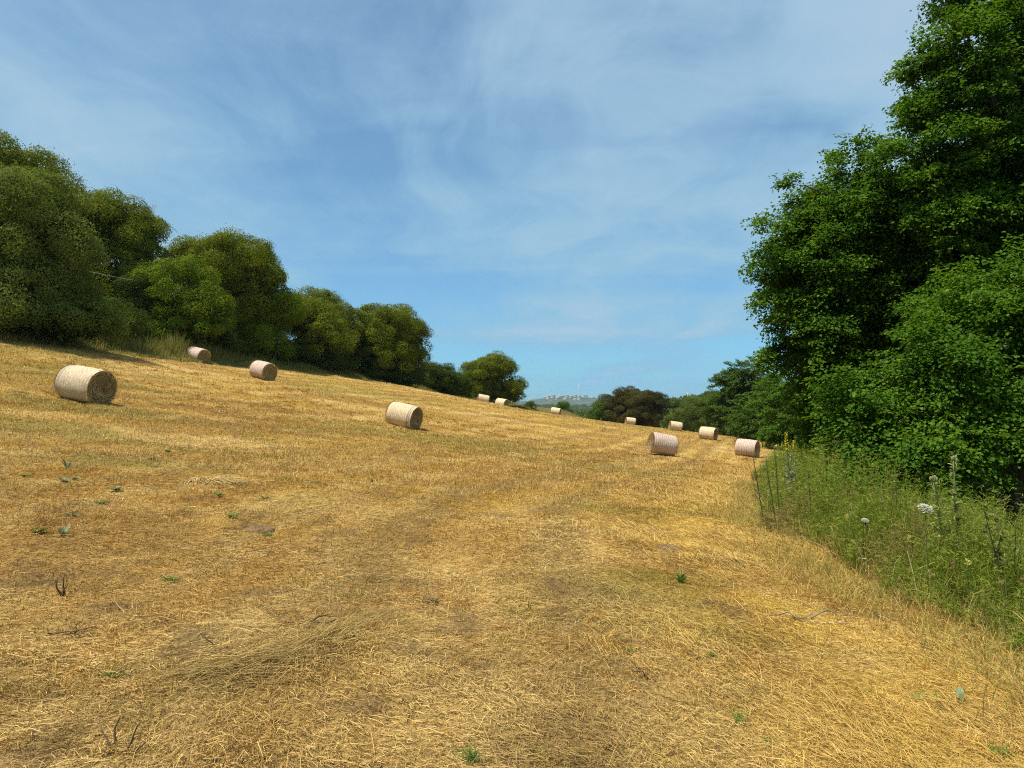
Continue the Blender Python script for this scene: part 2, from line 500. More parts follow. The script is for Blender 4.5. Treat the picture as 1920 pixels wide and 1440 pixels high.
def make_straw():
    VV = []; QQ = []; CC = []; base = 0

    def push(V, Q, c):
        nonlocal base
        VV.append(V); QQ.append(Q + base); CC.append(np.repeat(c, 2, axis=0)); base += len(V)

    # cut straw lying on the ground
    x, y = fan(620000, 2.3, 36, 1.7)
    keep = (x - edge_x(y) < .5) & (rng.random(len(x)) < .30 + .9 * fbm(x * 1.1 + 3, y * 1.1 + 8, 3))
    keep &= rng.random(len(x)) > .6 * sstep(.62, .74, fbm(x * 2.6 + 51, y * 2.6 + 17, 4))
    x, y = x[keep], y[keep]; n = len(x)
    root = np.c_[x, y, H(x, y) + rng.random(n) * .028]
    az = flow_angle(x, y) + rng.normal(size=n) * .85 + np.pi * rng.integers(0, 2, n)
    el = np.abs(rng.normal(size=n)) * .16 - .02
    ln = .02 + .075 * rng.random(n) ** 1.7 + .13 * (rng.random(n) < .05) * rng.random(n)
    c = field_tint(x, y)
    pm = sstep(.40, .66, fbm(x * 1.3 + 23, y * 1.3 + 5, 4))
    c = lerp(c, PALE * .98, (.12 + .7 * pm) * rng.random(n))
    c = lerp(c, BROWN * .7, .6 * (rng.random(n) < .34 - .2 * pm))
    V, Q = blades(root, az, el, ln, .0019 * (1 + y / 5.5) * (.7 + .6 * rng.random(n)), el * .85 + .01 + .04 * rng.random(n), rng.normal(size=n) * .6, .5)
    push(V, Q, c)
    # standing stubble
    x, y = fan(420000, 2.3, 42, 1.6)
    keep = (x - edge_x(y) < .6) & (rng.random(len(x)) < .15 + 1.2 * sstep(.3, .7, fbm(x * .8 + 13, y * .8 + 2, 4)))
    x, y = x[keep], y[keep]; n = len(x)
    root = np.c_[x, y, H(x, y) - .005]
    c = field_tint(x, y)
    c = lerp(c, RUST * .95, .55 * rng.random(n))
    c = lerp(c, OLIVE * 1.1, .5 * (rng.random(n) < .10))
    V, Q = blades(root, rng.random(n) * 6.28, .5 + rng.random(n) * 1.0, (.018 + .05 * rng.random(n) ** 1.8) * (1 + .014 * y), .0020 * (1 + y / 5.5), .25 * rng.random(n), rng.random(n) * 3, .4)
    push(V, Q, c)
    # tussocks missed by the mower
    nt = 5200; k = 42
    x, y = fan(nt, 2.4, 48, 1.25)
    ok = (x - edge_x(y) < .3) & (rng.random(nt) < .1 + 1.3 * sstep(.42, .68, fbm(x * .35 + 3, y * .35 + 33, 4))); x, y = x[ok], y[ok]; nt = len(x)
    sz = (.035 + .07 * rng.random(nt) ** 2) * (1 + .02 * y)
    X = (x[:, None] + rng.normal(size=(nt, k)) * (sz * .75)[:, None]).ravel(); Y = (y[:, None] + rng.normal(size=(nt, k)) * (sz * .75)[:, None]).ravel()
    root = np.c_[X, Y, H(X, Y) - .005]
    tc = lerp(lerp(RUST + np.zeros((nt, 3)), OLIVE * 1.15, (rng.random(nt) < .3).astype(float) * .8), PALE, (rng.random(nt) < .4) * .7)
    az = np.repeat(rng.random(nt) * 6.28, k) + rng.normal(size=nt * k) * 1.1
    V, Q = blades(root, az, .5 + .9 * rng.random(nt * k), np.repeat(sz, k) * (.7 + .9 * rng.random(nt * k)), .0021 * (1 + Y / 6), .2 + .4 * rng.random(nt * k), rng.random(nt * k) * 3, .3)
    push(V, Q, np.repeat(tc, k, axis=0))
    # longer, paler grass lying beside the bank, in drifts
    n0 = 110000
    y = 2.4 + 24 * rng.random(n0) ** 1.7; u = -1.2 + 1.15 * rng.normal(size=n0)
    x = edge_x(y) + u
    keep = (u < .35) & (rng.random(n0) < .04 + .9 * sstep(.40, .64, fbm(x * .8 + 3, y * .55 + 50, 4)))
    x, y = x[keep], y[keep]; n = len(x)
    root = np.c_[x, y, H(x, y) + .02 * rng.random(n)]
    c = lerp(np.broadcast_to(LANE * .95, (n, 3)), PALE * .98, rng.random(n))
    c = lerp(c, RUST, .7 * (rng.random(n) < .25)); c = lerp(c, OLIVE * 1.2, .7 * (rng.random(n) < .16))
    V, Q = blades(root, 2.2 + 2.6 * (fbm(x * .7, y * .7, 3) - .5) + rng.normal(size=n) * .6, .1 + .6 * rng.random(n), .05 + .17 * rng.random(n) ** 1.5, .0017 * (1 + y / 6), .12 + .2 * rng.random(n), rng.normal(size=n) * .6, .3)
    push(V, Q, c)
    # distant stubble tufts
    x, y = fan(420000, 13, 132, 1.5, .78, 2)
    keep = (x - edge_x(y) < .8) & (hedge_side(x, y) < 1) & (rng.random(len(x)) < .25 + fbm(x * .5 + 13, y * .5 + 2, 3))
    x, y = x[keep], y[keep]; n = len(x)
    root = np.c_[x, y, H(x, y) - .01]
    c = lerp(field_tint(x, y), PALE * 1.1, .55 * rng.random(n)); c = lerp(c, BROWN * .8, .6 * (rng.random(n) < .3))
    V, Q = blades(root, rng.random(n) * 6.28, .35 + rng.random(n) * 1.1, .05 + .09 * rng.random(n), .0006 * y * (.5 + .9 * rng.random(n)), .3 * rng.random(n), None, .5)
    push(V, Q, c)
    o = mesh_obj('stubble_straw', np.concatenate(VV), np.concatenate(QQ), M_straw, fcol=np.concatenate(CC))
    tag(o, 'cut golden straw and short stubble covering the mown field', 'stubble', kind='stuff')


def make_hedge_grass():
    """Dry long grass along the foot of the left hedge."""
    n0 = 60000
    k = rng.random(n0) * (len(HEDGE) - 2); i = k.astype(int); f = k - i
    p = HEDGE[i] * (1 - f)[:, None] + HEDGE[i + 1] * f[:, None]
    e = HEDGE[i + 1] - HEDGE[i]; nrm = np.c_[-e[:, 1], e[:, 0]]; nrm /= np.linalg.norm(nrm, axis=1)[:, None]
    off = -rng.random(n0) ** 1.3 * (1.0 + 2.2 * fbm(p[:, 0] * .25, p[:, 1] * .25, 3)) + .9
    p = p + nrm * off[:, None]
    lf = sstep(-22.5, -25, p[:, 0]); off = np.where(off < 0, off * (1 + .9 * lf), off); p = HEDGE[i] * (1 - f)[:, None] + HEDGE[i + 1] * f[:, None] + nrm * off[:, None]
    tall = (1 + 1.1 * lf) * np.clip(.55 + off * .4, .15, 1.0) * (.35 + 1.1 * fbm(p[:, 0] * .5 + 4, p[:, 1] * .5, 3))
    root = np.c_[p, H(p[:, 0], p[:, 1])]
    c = lerp(np.broadcast_to(np.array([.14, .165, .025]), (n0, 3)), np.array([.42, .33, .10]), np.clip(rng.random(n0) * .9 - off * .15, 0, 1))
    V, Q = blades(root, rng.random(n0) * 6.28, 1.0 + .5 * rng.random(n0), tall * (.5 + .7 * rng.random(n0)), .018 + .022 * rng.random(n0), .2 * rng.random(n0), rng.random(n0) * 3, .2)
    o = mesh_obj('long_dry_grass', V, Q, M_weed, fcol=np.repeat(c, 2, axis=0))
    tag(o, 'unmown yellow green grass along the foot of the hedge trees', 'long grass', kind='stuff')


def make_bank():
    """Feathery green weeds on the bank at the right edge of the field."""
    VV = []; QQ = []; CC = []; base = 0

    def push(V, Q, c):
        nonlocal base
        VV.append(V); QQ.append(Q + base); CC.append(np.repeat(c, 2, axis=0)); base += len(V)

    def spots(n, y0=3.6, y1=32, umax=3.2):
        y = y0 + (y1 - y0) * rng.random(n) ** 1.9
        lo = -.15 + .05 * sstep(8, 12, y); u = lo + (umax - lo) * rng.random(n) ** 1.05
        u = u + .7 * (fbm(y * 1.4 + 3, u * .4 + 8, 3) - .42)
        return edge_x(y) + u, y, u

    # grass blades
    x, y, u = spots(150000)
    n = len(x)
    hgt = (.16 + .84 * sstep(-.3, 1.2, u)) * (.72 + .36 * sstep(6, 10.5, y)) * (.55 + .8 * fbm(x * .8, y * .8 + 3, 3)) * (1 - .35 * sstep(2.0, 3.2, u))
    root = np.c_[x, y, H(x, y)]
    g1 = np.array([.092, .150, .012]); g2 = np.array([.245, .265, .030]); dry = np.array([.44, .32, .10])
    c = lerp(np.broadcast_to(g1, (n, 3)), g2, rng.random(n))
    dm = sstep(.55, .70, fbm(x * .7 + 4, y * .7 + 15, 3))
    c = lerp(c, dry, np.clip((rng.random(n) < .06 + .85 * sstep(.55, -.1, u) + .3 * dm).astype(float), 0, 1))
    V, Q = blades(root, rng.random(n) * 6.28, .95 + .55 * rng.random(n), hgt * (.6 + .7 * rng.random(n)), (.0034 + .003 * rng.random(n)) * (1 + y / 14), .15 + .35 * rng.random(n), rng.random(n) * 3, .15)
    push(V, Q, c)
    # fennel-like stems with whorls of hair-thin leaflets
    ns = 7600
    x, y, u = spots(ns)
    hs = (.2 + .95 * sstep(-.3, 1.0, u)) * (.72 + .36 * sstep(6, 10.5, y)) * (.6 + .7 * rng.random(ns)) * (.6 + .7 * fbm(x * .6 + 9, y * .6, 3))
    root = np.c_[x, y, H(x, y)]
    az = rng.random(ns) * 6.28; el = 1.2 + .35 * rng.random(ns)
    gcol = lerp(np.broadcast_to(np.array([.118, .188, .018]), (ns, 3)), np.array([.265, .295, .038]), rng.random(ns))
    gcol = lerp(gcol, np.array([.27, .20, .065]), .8 * sstep(.54, .68, fbm(x * .7 + 4, y * .7 + 15, 3)))
    V, Q = blades(root, az, el, hs, .006 + .003 * rng.random(ns), .05 + .1 * rng.random(ns), None, .4)
    push(V, Q, gcol)
    k = 34
    t = .25 + .78 * rng.random((ns, k))
    d = np.c_[np.cos(az) * np.cos(el), np.sin(az) * np.cos(el), np.sin(el)]
    P = root[:, None, :] + d[:, None, :] * (hs[:, None] * t)[..., None]
    P = P.reshape(-1, 3); m = len(P)
    ll = (.04 + .11 * rng.random(m)) * (1.25 - .6 * t.ravel())
    V, Q = blades(P, rng.random(m) * 6.28, .1 + .9 * rng.random(m), ll, .0028 * (1 + P[:, 1] / 9), .1 + .3 * rng.random(m), rng.random(m) * 3, .3)
    push(V, Q, np.repeat(gcol, k, axis=0) * (.75 + .5 * rng.random(m))[:, None])
    # seed heads and a few small flowers standing above the weeds
    n = 330; k = 16
    x, y, u = spots(n, 5.0, 24, 2.6); hh = (.45 + .5 * rng.random(n)) * (.7 + .35 * sstep(6, 11, y)); root = np.c_[x, y, H(x, y)]
    az = rng.random(n) * 6.28; el = 1.25 + .3 * rng.random(n); d = np.c_[np.cos(az) * np.cos(el), np.sin(az) * np.cos(el), np.sin(el)]
    V, Q = blades(root, az, el, hh, .005 + 0 * hh, 0 * hh, None, .6); push(V, Q, np.broadcast_to(np.array([.22, .20, .08]), (n, 3)))
    kinds = np.array([[.30, .22, .10], [.42, .34, .18], [.55, .50, .12], [.34, .17, .10], [.25, .27, .08]])[rng.integers(0, 5, n)]
    tipp = np.repeat(root + d * hh[:, None], k, axis=0) + rng.normal(size=(n * k, 3)) * np.array([.010, .010, .016])
    V, Q = blades(tipp, rng.random(n * k) * 6.28, rng.random(n * k) * 1.5, .015 + .022 * rng.random(n * k), .007 + 0 * tipp[:, 0], 0 * tipp[:, 0], rng.random(n * k) * 3, .5)
    push(V, Q, np.repeat(kinds, k, axis=0))
    # dry skirt where the mown field meets the weeds
    n = 16000
    y = 4.4 + 22 * rng.random(n) ** 1.9; u = -.25 + .42 * rng.normal(size=n); x = edge_x(y) + u
    root = np.c_[x, y, H(x, y)]
    c = lerp(np.broadcast_to(np.array([.42, .31, .09]), (n, 3)), np.array([.24, .24, .045]), (rng.random(n) < .3).astype(float) * .9)
    V, Q = blades(root, rng.random(n) * 6.28, .6 + .8 * rng.random(n), (.08 + .26 * rng.random(n) ** 1.4) * (.5 + fbm(x * 1.2, y * 1.2, 3)), .003 * (1 + y / 12), .15 + .35 * rng.random(n), rng.random(n) * 3, .2)
    push(V, Q, c)
    # dry stalks leaning out of the foot of the bank
    n = 500
    x, y, u = spots(n, 4.2, 20, .9)
    root = np.c_[x, y, H(x, y)]
    V, Q = blades(root, rng.random(n) * 6.28, .5 + .9 * rng.random(n), .3 + .45 * rng.random(n), .005 * (1 + y / 14), .1 + .3 * rng.random(n), rng.random(n) * 3, .6)
    push(V, Q, np.broadcast_to(np.array([.50, .38, .17]), (n, 3)))
    o = mesh_obj('tall_weeds', np.concatenate(VV), np.concatenate(QQ), M_weed, fcol=np.concatenate(CC))
    tag(o, 'tall feathery green weeds and grass on the bank below the right trees', 'weeds', kind='stuff')


# ------------------------------------------------------------------ trees
def limb(p0, p1, n=7, wob=.12, sag=0.0, r=rng):
    t = np.linspace(0, 1, n)[:, None]
    L = np.linalg.norm(np.asarray(p1) - np.asarray(p0))
    p = np.asarray(p0) * (1 - t) + np.asarray(p1) * t
    p = p + np.cumsum(r.normal(size=(n, 3)) * wob * L / n, axis=0) * np.sin(np.pi * t)
    p[:, 2] += np.sin(np.pi * t[:, 0]) * sag * L
    return p


def trunk_mesh(root, base, ells, tr, mat, r, nl=7, ends=None):
    """Trunk from the base to the crown, with limbs out to the foliage."""
    b = MB()
    ctr = np.array([e[:3] for e in ells]); top = ctr[np.argmax(ctr[:, 2] + 0)]
    foot = np.array(base, float); foot[2] -= .25
    tp = limb(foot, top + np.array([0, 0, .3]), 9, .1, 0, r)
    b.tube(tp, tr * np.r_[1.5, 1.08, np.linspace(.95, .3, 7)], 9)
    if ends is None:
        ends = []
        for e in ells:
            for _ in range(max(2, nl // len(ells))):
                d = rdir(1, r)[0]; d[2] = abs(d[2]) * .8
                ends.append(np.array(e[:3]) + d * np.array(e[3:6]) * .82)
    for q in ends:
        i = r.integers(2, 7); s = tp[i]
        p = limb(s, q, 7, .16, .06, r)
        b.tube(p, tr * np.linspace(.42, .07, 7), 6)
        for _ in range(2):
            j = r.integers(3, 6); e2 = p[j] + rdir(1, r)[0] * .9 + (q - s) * .2
            b.tube(limb(p[j], e2, 5, .18, 0, r), tr * np.linspace(.16, .04, 5), 5)
    v = np.concatenate(b.v) - np.array(base)
    b.v = [v]
    return b.build('trunk', mat, root, True)


def clump_tree(name, label, cat, base, ells, lmat, bmat=None, seed=1, clump=1.0, dens=1.0, leaf=.13, tr=.2, group=None, flat=.75):
    """Dense evergreen crown: rounded clumps of small leaves over each lobe."""
    r = np.random.default_rng(seed)
    base = np.array([base[0], base[1], h1(base[0], base[1])])
    root = empty(name, base, label, cat, group)
    trunk_mesh(root, base, ells, tr, bmat or M_bark, r)
    P = []; D = []; N = []; S = []
    clump0 = clump
    for (cx, cy, cz, rx, ry, rz) in ells:
        clump = clump0; c = np.array([cx, cy, cz]); s = np.array([rx, ry, rz])
        area = 4 * np.pi * ((rx * ry) ** 1.6 / 3 + (rx * rz) ** 1.6 / 3 + (ry * rz) ** 1.6 / 3) ** (1 / 1.6)
        clump = clump * 1.2
        nc = int(area / (clump ** 2 * 1.75)) + 6
        dv = rdir(nc, r); dv[:, 2] = np.where(dv[:, 2] < -.55, -dv[:, 2] * .6, dv[:, 2]); dv = norm(dv)
        cc = c + dv * s * (.60 + .38 * r.random(nc))[:, None]
        cr = clump * (.42 + .62 * r.random(nc) ** 1.3)
        # leaves over each clump, thickest on its outer, upper side
        for k in range(nc):
            m = int(430 * dens * (cr[k] / .75) ** 2 * (.13 / leaf) ** 1.5)
            o = rdir(m * 2, r)
            w = o @ norm(dv[k] + np.array([0, 0, .5]))
            o = o[(w > -.05) | (r.random(2 * m) < .06)][:m]
            rad = cr[k] * (.72 + .34 * r.random(len(o)) ** .7)
            rad = np.where(r.random(len(o)) < .10, cr[k] * (1.0 + .38 * r.random(len(o))), rad)
            sc = np.array([1, 1, flat]) * (.72 + .56 * r.random(3))
            P.append(cc[k] + o * sc * rad[:, None])
            spk = (r.random(len(o)) < .3)[:, None]
            D.append(np.where(spk, o * .8 + rdir(len(o), r) * .8 + np.array([0, 0, .3]), rdir(len(o), r) + o * .25 + np.array([0, 0, .35])))
            N.append(o + dv[k] * .25 + rdir(len(o), r) * .5)
            S.append(leaf * (.6 + .8 * r.random(len(o))))
        # inner foliage so the crown is not hollow
        m = int(area * 26 * dens)
        o = rdir(m, r)
        P.append(c + o * s * (.35 + .40 * r.random(m))[:, None]); D.append(rdir(m, r)); N.append(rdir(m, r))
        S.append(leaf * 2.2 * (.7 + .6 * r.random(m)))
    P = np.concatenate(P); D = np.concatenate(D); N = np.concatenate(N); S = np.concatenate(S)
    gz = H(P[:, 0], P[:, 1], False) + .05
    ok = P[:, 2] > gz; P, D, N, S = P[ok], D[ok], N[ok], S[ok]
    V, Q = leaves_kite(P - base, D, N, S, S * .48)
    mesh_obj('crown', V, Q, lmat, root)
    return root


def spray_tree(name, label, cat, base, ells, lmat, seed=1, boughs=60, sprays=34, nleaf=26, leaf=.085, tr=.22, bough_len=1.7, hang=.25, hexl=True, inner=.5, group=None, tips=()):
    """Broadleaf crown: flattened boughs carrying sprays of round leaves."""
    r = np.random.default_rng(seed)
    base = np.array([base[0], base[1], h1(base[0], base[1])])
    root = empty(name, base, label, cat, group)
    P = []; D = []; N = []; S = []; ends = []
    tot = sum((e[3] * e[4] * e[5]) ** (2 / 3) for e in ells)
    blist = []
    for e in ells:
        c = np.array(e[:3]); s = np.array(e[3:6])
        nb = max(5, int(boughs * (e[3] * e[4] * e[5]) ** (2 / 3) / tot))
        dv = rdir(nb, r)
        rr = np.where(r.random(nb) < inner, .42 + .3 * r.random(nb), .72 + .16 * r.random(nb))
        for k in range(nb): blist.append((c + dv[k] * s * rr[k], dv[k], 1.0))
    for q in tips: blist.append((np.array(q[:3]), np.array(q[3:6]), q[6]))
    for b0, dv, sc in blist:
        L = bough_len * (.7 + .6 * r.random()) * sc
        out = dv * np.array([1, 1, .55]) + r.normal(size=3) * .2; out[2] -= hang * (.3 + r.random()); out = norm(out)
        b0 = b0 - out * L * .25
        side = norm(np.cross(out, [0, 0, 1.0])); upv = np.cross(side, out)
        ends.append(b0)
        ns = int(sprays * sc)
        t = r.random(ns) ** .8
        lat = (r.random(ns) * 2 - 1) * (.62 * (1 - .6 * t)) * L * .55
        o = b0 + out * (t * L)[:, None] + side * lat[:, None] + upv * (r.normal(size=ns) * .13 * sc)[:, None]
        o[:, 2] -= .12 * L * t ** 2
        sd = norm(out * (.5 + .5 * r.random(ns))[:, None] + side * (np.sign(lat) * (.3 + .6 * r.random(ns)))[:, None] + rdir(ns, r) * .35)
        # leaves along each spray
        k = nleaf
        tl = r.random((ns, k)); Ls = (.30 + .3 * r.random(ns))[:, None]
        ss = norm(np.cross(sd, np.broadcast_to([0, 0, 1.0], sd.shape)))
        sg = r.integers(0, 2, (ns, k)) * 2 - 1
        p = o[:, None, :] + sd[:, None, :] * (tl * Ls)[..., None] + ss[:, None, :] * (sg * (.03 + .11 * r.random((ns, k))))[..., None] + r.normal(size=(ns, k, 3)) * .045
        p[..., 2] -= .10 * tl ** 2 * Ls
        d = sd[:, None, :] * .6 + ss[:, None, :] * (sg * .8)[..., None] + r.normal(size=(ns, k, 3)) * .35; d[..., 2] -= .25
        nn = np.array([0, 0, 1.0]) + r.normal(size=(ns, k, 3)) * .55 + dv * .25
        P.append(p.reshape(-1, 3)); D.append(d.reshape(-1, 3)); N.append(nn.reshape(-1, 3)); S.append(leaf * (.6 + .65 * r.random(ns * k)))
    trunk_mesh(root, base, ells, tr, M_bark_dark, r, ends=[ends[i] for i in r.permutation(len(ends))[:46]])
    P = np.concatenate(P); D = np.concatenate(D); N = np.concatenate(N); S = np.concatenate(S)
    ok = P[:, 2] > H(P[:, 0], P[:, 1], False) + .1; P, D, N, S = P[ok], D[ok], N[ok], S[ok]
    V, Q = (leaves_hex if hexl else leaves_kite)(P - base, D, N, S, S * .82)
    mesh_obj('crown', V, Q, lmat, root)
    return root


def E(px, py, Y, wpx, hpx, depth=None):
    """Crown lobe: photo centre, distance, half width and half height in photo pixels."""
    c = at(px, py, Y); k = Y / F
    return (c[0], Y, c[2], wpx * k, (depth or wpx * k), hpx * k)


def hedge_trees():
    G = 'evergreen trees of the hedge on the left'
    T = clump_tree
    T('wild_olive_tree', 'grey green bushy tree at the left end of the hedge, lower than the one behind', 'tree', (-30.5, 43.5),
      [E(30, 420, 41, 120, 105), E(-60, 420, 42, 110, 120), E(110, 470, 42, 62, 85), E(40, 545, 42, 130, 75), E(20, 600, 41.8, 150, 36), E(120, 600, 43, 90, 45)], M_olive, seed=3, clump=1.0, leaf=.13, tr=.28, group=G)
    T('holm_oak_tree', 'tallest olive green tree rising behind the grey green one at the left end', 'tree', (-36, 53),
      [E(20, 350, 52, 85, 75), E(-60, 330, 53, 100, 90), E(85, 385, 52, 55, 55), E(10, 480, 53, 110, 130)], M_oak, seed=4, clump=1.1, leaf=.14, tr=.3, group=G)
    T('holm_oak_tree', 'dark rounded tree with shadowed face where the thin cable shows', 'tree', (-33.0, 61.5),
      [E(200, 425, 61, 80, 62), E(255, 455, 61.5, 58, 52), E(165, 420, 61, 60, 55), E(215, 540, 61, 95, 80), E(170, 590, 58, 80, 55)], M_oak, seed=5, clump=1.1, leaf=.14, tr=.3, group=G)
    T('holm_oak_tree', 'broad tree with yellowish top behind the bright green bush and the far left bale', 'tree', (-26, 69),
      [E(430, 500, 67, 92, 58), E(490, 530, 67, 48, 42), E(370, 500, 68, 60, 48), E(450, 575, 68, 90, 75), E(430, 635, 68, 80, 45)], M_oak, seed=6, clump=1.15, leaf=.15, tr=.3, group=G)
    T('lentisk_bush', 'bright green rounded bush standing in front of the broad yellowish tree', 'bush', (-25.3, 61.5),
      [E(330, 545, 60, 78, 58), E(385, 590, 59.5, 46, 48), E(280, 590, 60, 52, 70), E(345, 610, 60, 80, 50), E(300, 635, 59.5, 60, 32)], M_lentisk, seed=7, clump=.85, leaf=.13, tr=.16, group=G)
    T('lentisk_bush', 'bright green bush with feathery top above the pink bale nearest the hedge', 'bush', (-22.2, 69),
      [E(480, 600, 68, 48, 42), E(525, 585, 68, 42, 42), E(490, 640, 68, 62, 45), E(460, 665, 67.5, 45, 28)], M_lentisk, seed=8, clump=.8, leaf=.13, tr=.15, group=G)
    T('holm_oak_tree', 'tree with yellowed upper crown in the middle of the hedge', 'tree', (-20, 76),
      [E(575, 600, 74, 56, 42), E(600, 640, 74, 58, 50), E(545, 595, 75, 40, 40)], M_oak, seed=9, clump=1.0, leaf=.15, tr=.24, group=G)
    T('holm_oak_tree', 'dull green tree set back between two rounder crowns in the hedge', 'tree', (-20, 83),
      [E(600, 582, 80, 45, 36), E(640, 620, 80, 40, 55), E(630, 655, 80, 45, 50)], M_olive, seed=10, clump=1.0, leaf=.15, tr=.22, group=G)
    T('holm_oak_tree', 'big round domed tree with clipped looking crown at the end of the tall hedge', 'tree', (-15.3, 86),
      [E(725, 635, 84, 78, 63), E(690, 630, 84, 55, 55), E(760, 650, 84, 44, 52), E(720, 675, 84, 82, 38)], M_oak, seed=11, clump=.95, leaf=.15, tr=.3, group=G)
    T('lentisk_bush', 'low dark green bush between the domed tree and the separate tree by two bales', 'bush', (-10.6, 97.5),
      [E(825, 712, 96, 38, 36), E(795, 715, 96, 30, 34), E(850, 725, 97, 24, 26)], M_dusk, seed=12, clump=.8, leaf=.15, tr=.14, group=G)
    T('holm_oak_tree', 'spreading tree at the far end of the hedge with two bales under it', 'tree', (-2.0, 108.5),
      [E(905, 705, 107, 44, 34), E(930, 695, 107, 38, 28), E(960, 735, 107, 26, 26), E(885, 722, 107, 32, 22), E(915, 735, 108, 50, 22)], M_oak, seed=13, clump=1.0, leaf=.16, tr=.3, group=G)
    # undergrowth at the foot of the hedge
    U = 'dark shrubs under the hedge trees'
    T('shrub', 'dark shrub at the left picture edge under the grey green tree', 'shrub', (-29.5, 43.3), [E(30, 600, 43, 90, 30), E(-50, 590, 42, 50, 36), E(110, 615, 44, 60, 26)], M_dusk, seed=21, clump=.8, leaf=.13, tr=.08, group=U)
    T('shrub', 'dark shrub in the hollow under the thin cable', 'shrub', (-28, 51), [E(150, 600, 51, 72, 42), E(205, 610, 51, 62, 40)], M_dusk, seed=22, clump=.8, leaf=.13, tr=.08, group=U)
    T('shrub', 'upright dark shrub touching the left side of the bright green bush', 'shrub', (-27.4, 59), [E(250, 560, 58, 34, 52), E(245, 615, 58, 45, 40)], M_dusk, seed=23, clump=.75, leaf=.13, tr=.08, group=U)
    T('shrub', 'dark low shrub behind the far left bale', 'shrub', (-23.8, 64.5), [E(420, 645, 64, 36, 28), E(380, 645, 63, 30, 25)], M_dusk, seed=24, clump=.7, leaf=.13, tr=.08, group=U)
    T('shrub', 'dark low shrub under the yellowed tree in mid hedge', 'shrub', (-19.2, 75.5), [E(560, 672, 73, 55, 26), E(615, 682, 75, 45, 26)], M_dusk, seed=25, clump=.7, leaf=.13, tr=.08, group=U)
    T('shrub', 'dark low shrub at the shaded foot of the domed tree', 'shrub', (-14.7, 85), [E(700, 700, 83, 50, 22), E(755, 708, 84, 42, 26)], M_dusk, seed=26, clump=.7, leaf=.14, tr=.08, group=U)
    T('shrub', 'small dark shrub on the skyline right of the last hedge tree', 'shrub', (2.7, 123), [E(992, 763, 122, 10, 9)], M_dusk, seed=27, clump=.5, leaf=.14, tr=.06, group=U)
    T('small_tree', 'little bright green tree behind the lone bale on the skyline', 'tree', (10.3, 146), [E(1055, 768, 145, 12, 14), E(1062, 776, 145, 13, 10)], M_alder_far, seed=28, clump=.7, leaf=.16, tr=.1)


def right_far_trees():
    G = 'trees and bushes beyond the right end of the field'
    T = clump_tree
    T('russet_tree', 'dark reddish brown round tree beyond the small bale on the skyline', 'tree', (24.8, 137),
      [E(1185, 765, 135, 52, 38), E(1215, 772, 135, 36, 36), E(1150, 770, 135, 30, 30), E(1180, 785, 135, 60, 24)], M_russet, seed=31, clump=1.1, dens=1.5, leaf=.17, tr=.3, group=G)
    T('green_bush', 'bright green bush on the left flank of the russet tree', 'bush', (16.8, 136), [E(1128, 770, 134, 18, 20), E(1115, 782, 134, 14, 12)], M_alder_far, seed=32, clump=.7, leaf=.16, tr=.1, group=G)
    T('scrub_bush', 'grey green rounded bush right of the russet tree, behind the second small bale', 'bush', (35, 131), [E(1300, 785, 130, 40, 28), E(1275, 795, 130, 26, 20), E(1325, 775, 132, 30, 25)], M_midbush, seed=33, clump=.9, leaf=.16, tr=.12, group=G)
    T('scrub_bush', 'small olive bush on the distant rise just right of the russet tree', 'bush', (52, 236), [E(1262, 758, 235, 22, 9), E(1245, 760, 230, 14, 9)], M_midbush, seed=34, clump=1.0, leaf=.24, tr=.12, group=G)
    T('scrub_bush', 'wide olive bush on the rise left of the tall layered tree', 'bush', (60, 202), [E(1312, 758, 200, 34, 14), E(1340, 748, 205, 26, 14)], M_midbush, seed=35, clump=1.1, leaf=.22, tr=.14, group=G)
    S = spray_tree
    kk = dict(hexl=False, leaf=.17, bough_len=2.0)
    S('tall_tree', 'tall dark layered tree with a thin side branch on its left', 'tree', (31, 101),
      [E(1390, 725, 100, 46, 45), E(1400, 780, 100, 58, 44), E(1385, 700, 100, 28, 24), E(1425, 735, 98, 36, 40), E(1370, 765, 99, 44, 40), E(1402, 705, 99, 36, 36)], M_alder_far, seed=36, boughs=210, sprays=28, nleaf=18, tr=.3, hang=.1, group=G,
      tips=[(*at(1352, 712, 99), -1, -.2, .1, 1.0), (*at(1345, 722, 99), -1, 0, -.1, .9), (*at(1358, 735, 99), -1, -.3, 0, .9), (*at(1350, 700, 99), -.8, 0, .4, .7)], **kk)
    S('alder_tree', 'lower dark tree at the field corner behind the bale with a pink wrap', 'tree', (28, 82), [E(1425, 790, 82, 42, 42), E(1440, 750, 84, 34, 40)], M_alder_far, seed=37, boughs=90, sprays=24, nleaf=18, tr=.22, hang=.15, group=G, **kk)
    S('alder_tree', 'lighter green leafy tree between the field corner and the big near trees', 'tree', (26, 64), [E(1500, 738, 63, 52, 60), E(1478, 790, 63, 44, 44), E(1530, 770, 62, 45, 66), E(1455, 748, 66, 32, 42)], M_alder_b, seed=38, boughs=170, sprays=24, nleaf=20, leaf=.14, hexl=False, bough_len=1.7, tr=.22, hang=.15, group=G)
    T('scrub_bush', 'dark low bush under the tall layered tree at the field edge', 'bush', (31, 96), [E(1395, 808, 96, 40, 18), E(1440, 815, 92, 36, 16)], M_dusk, seed=39, clump=.8, leaf=.15, tr=.08, group=G)


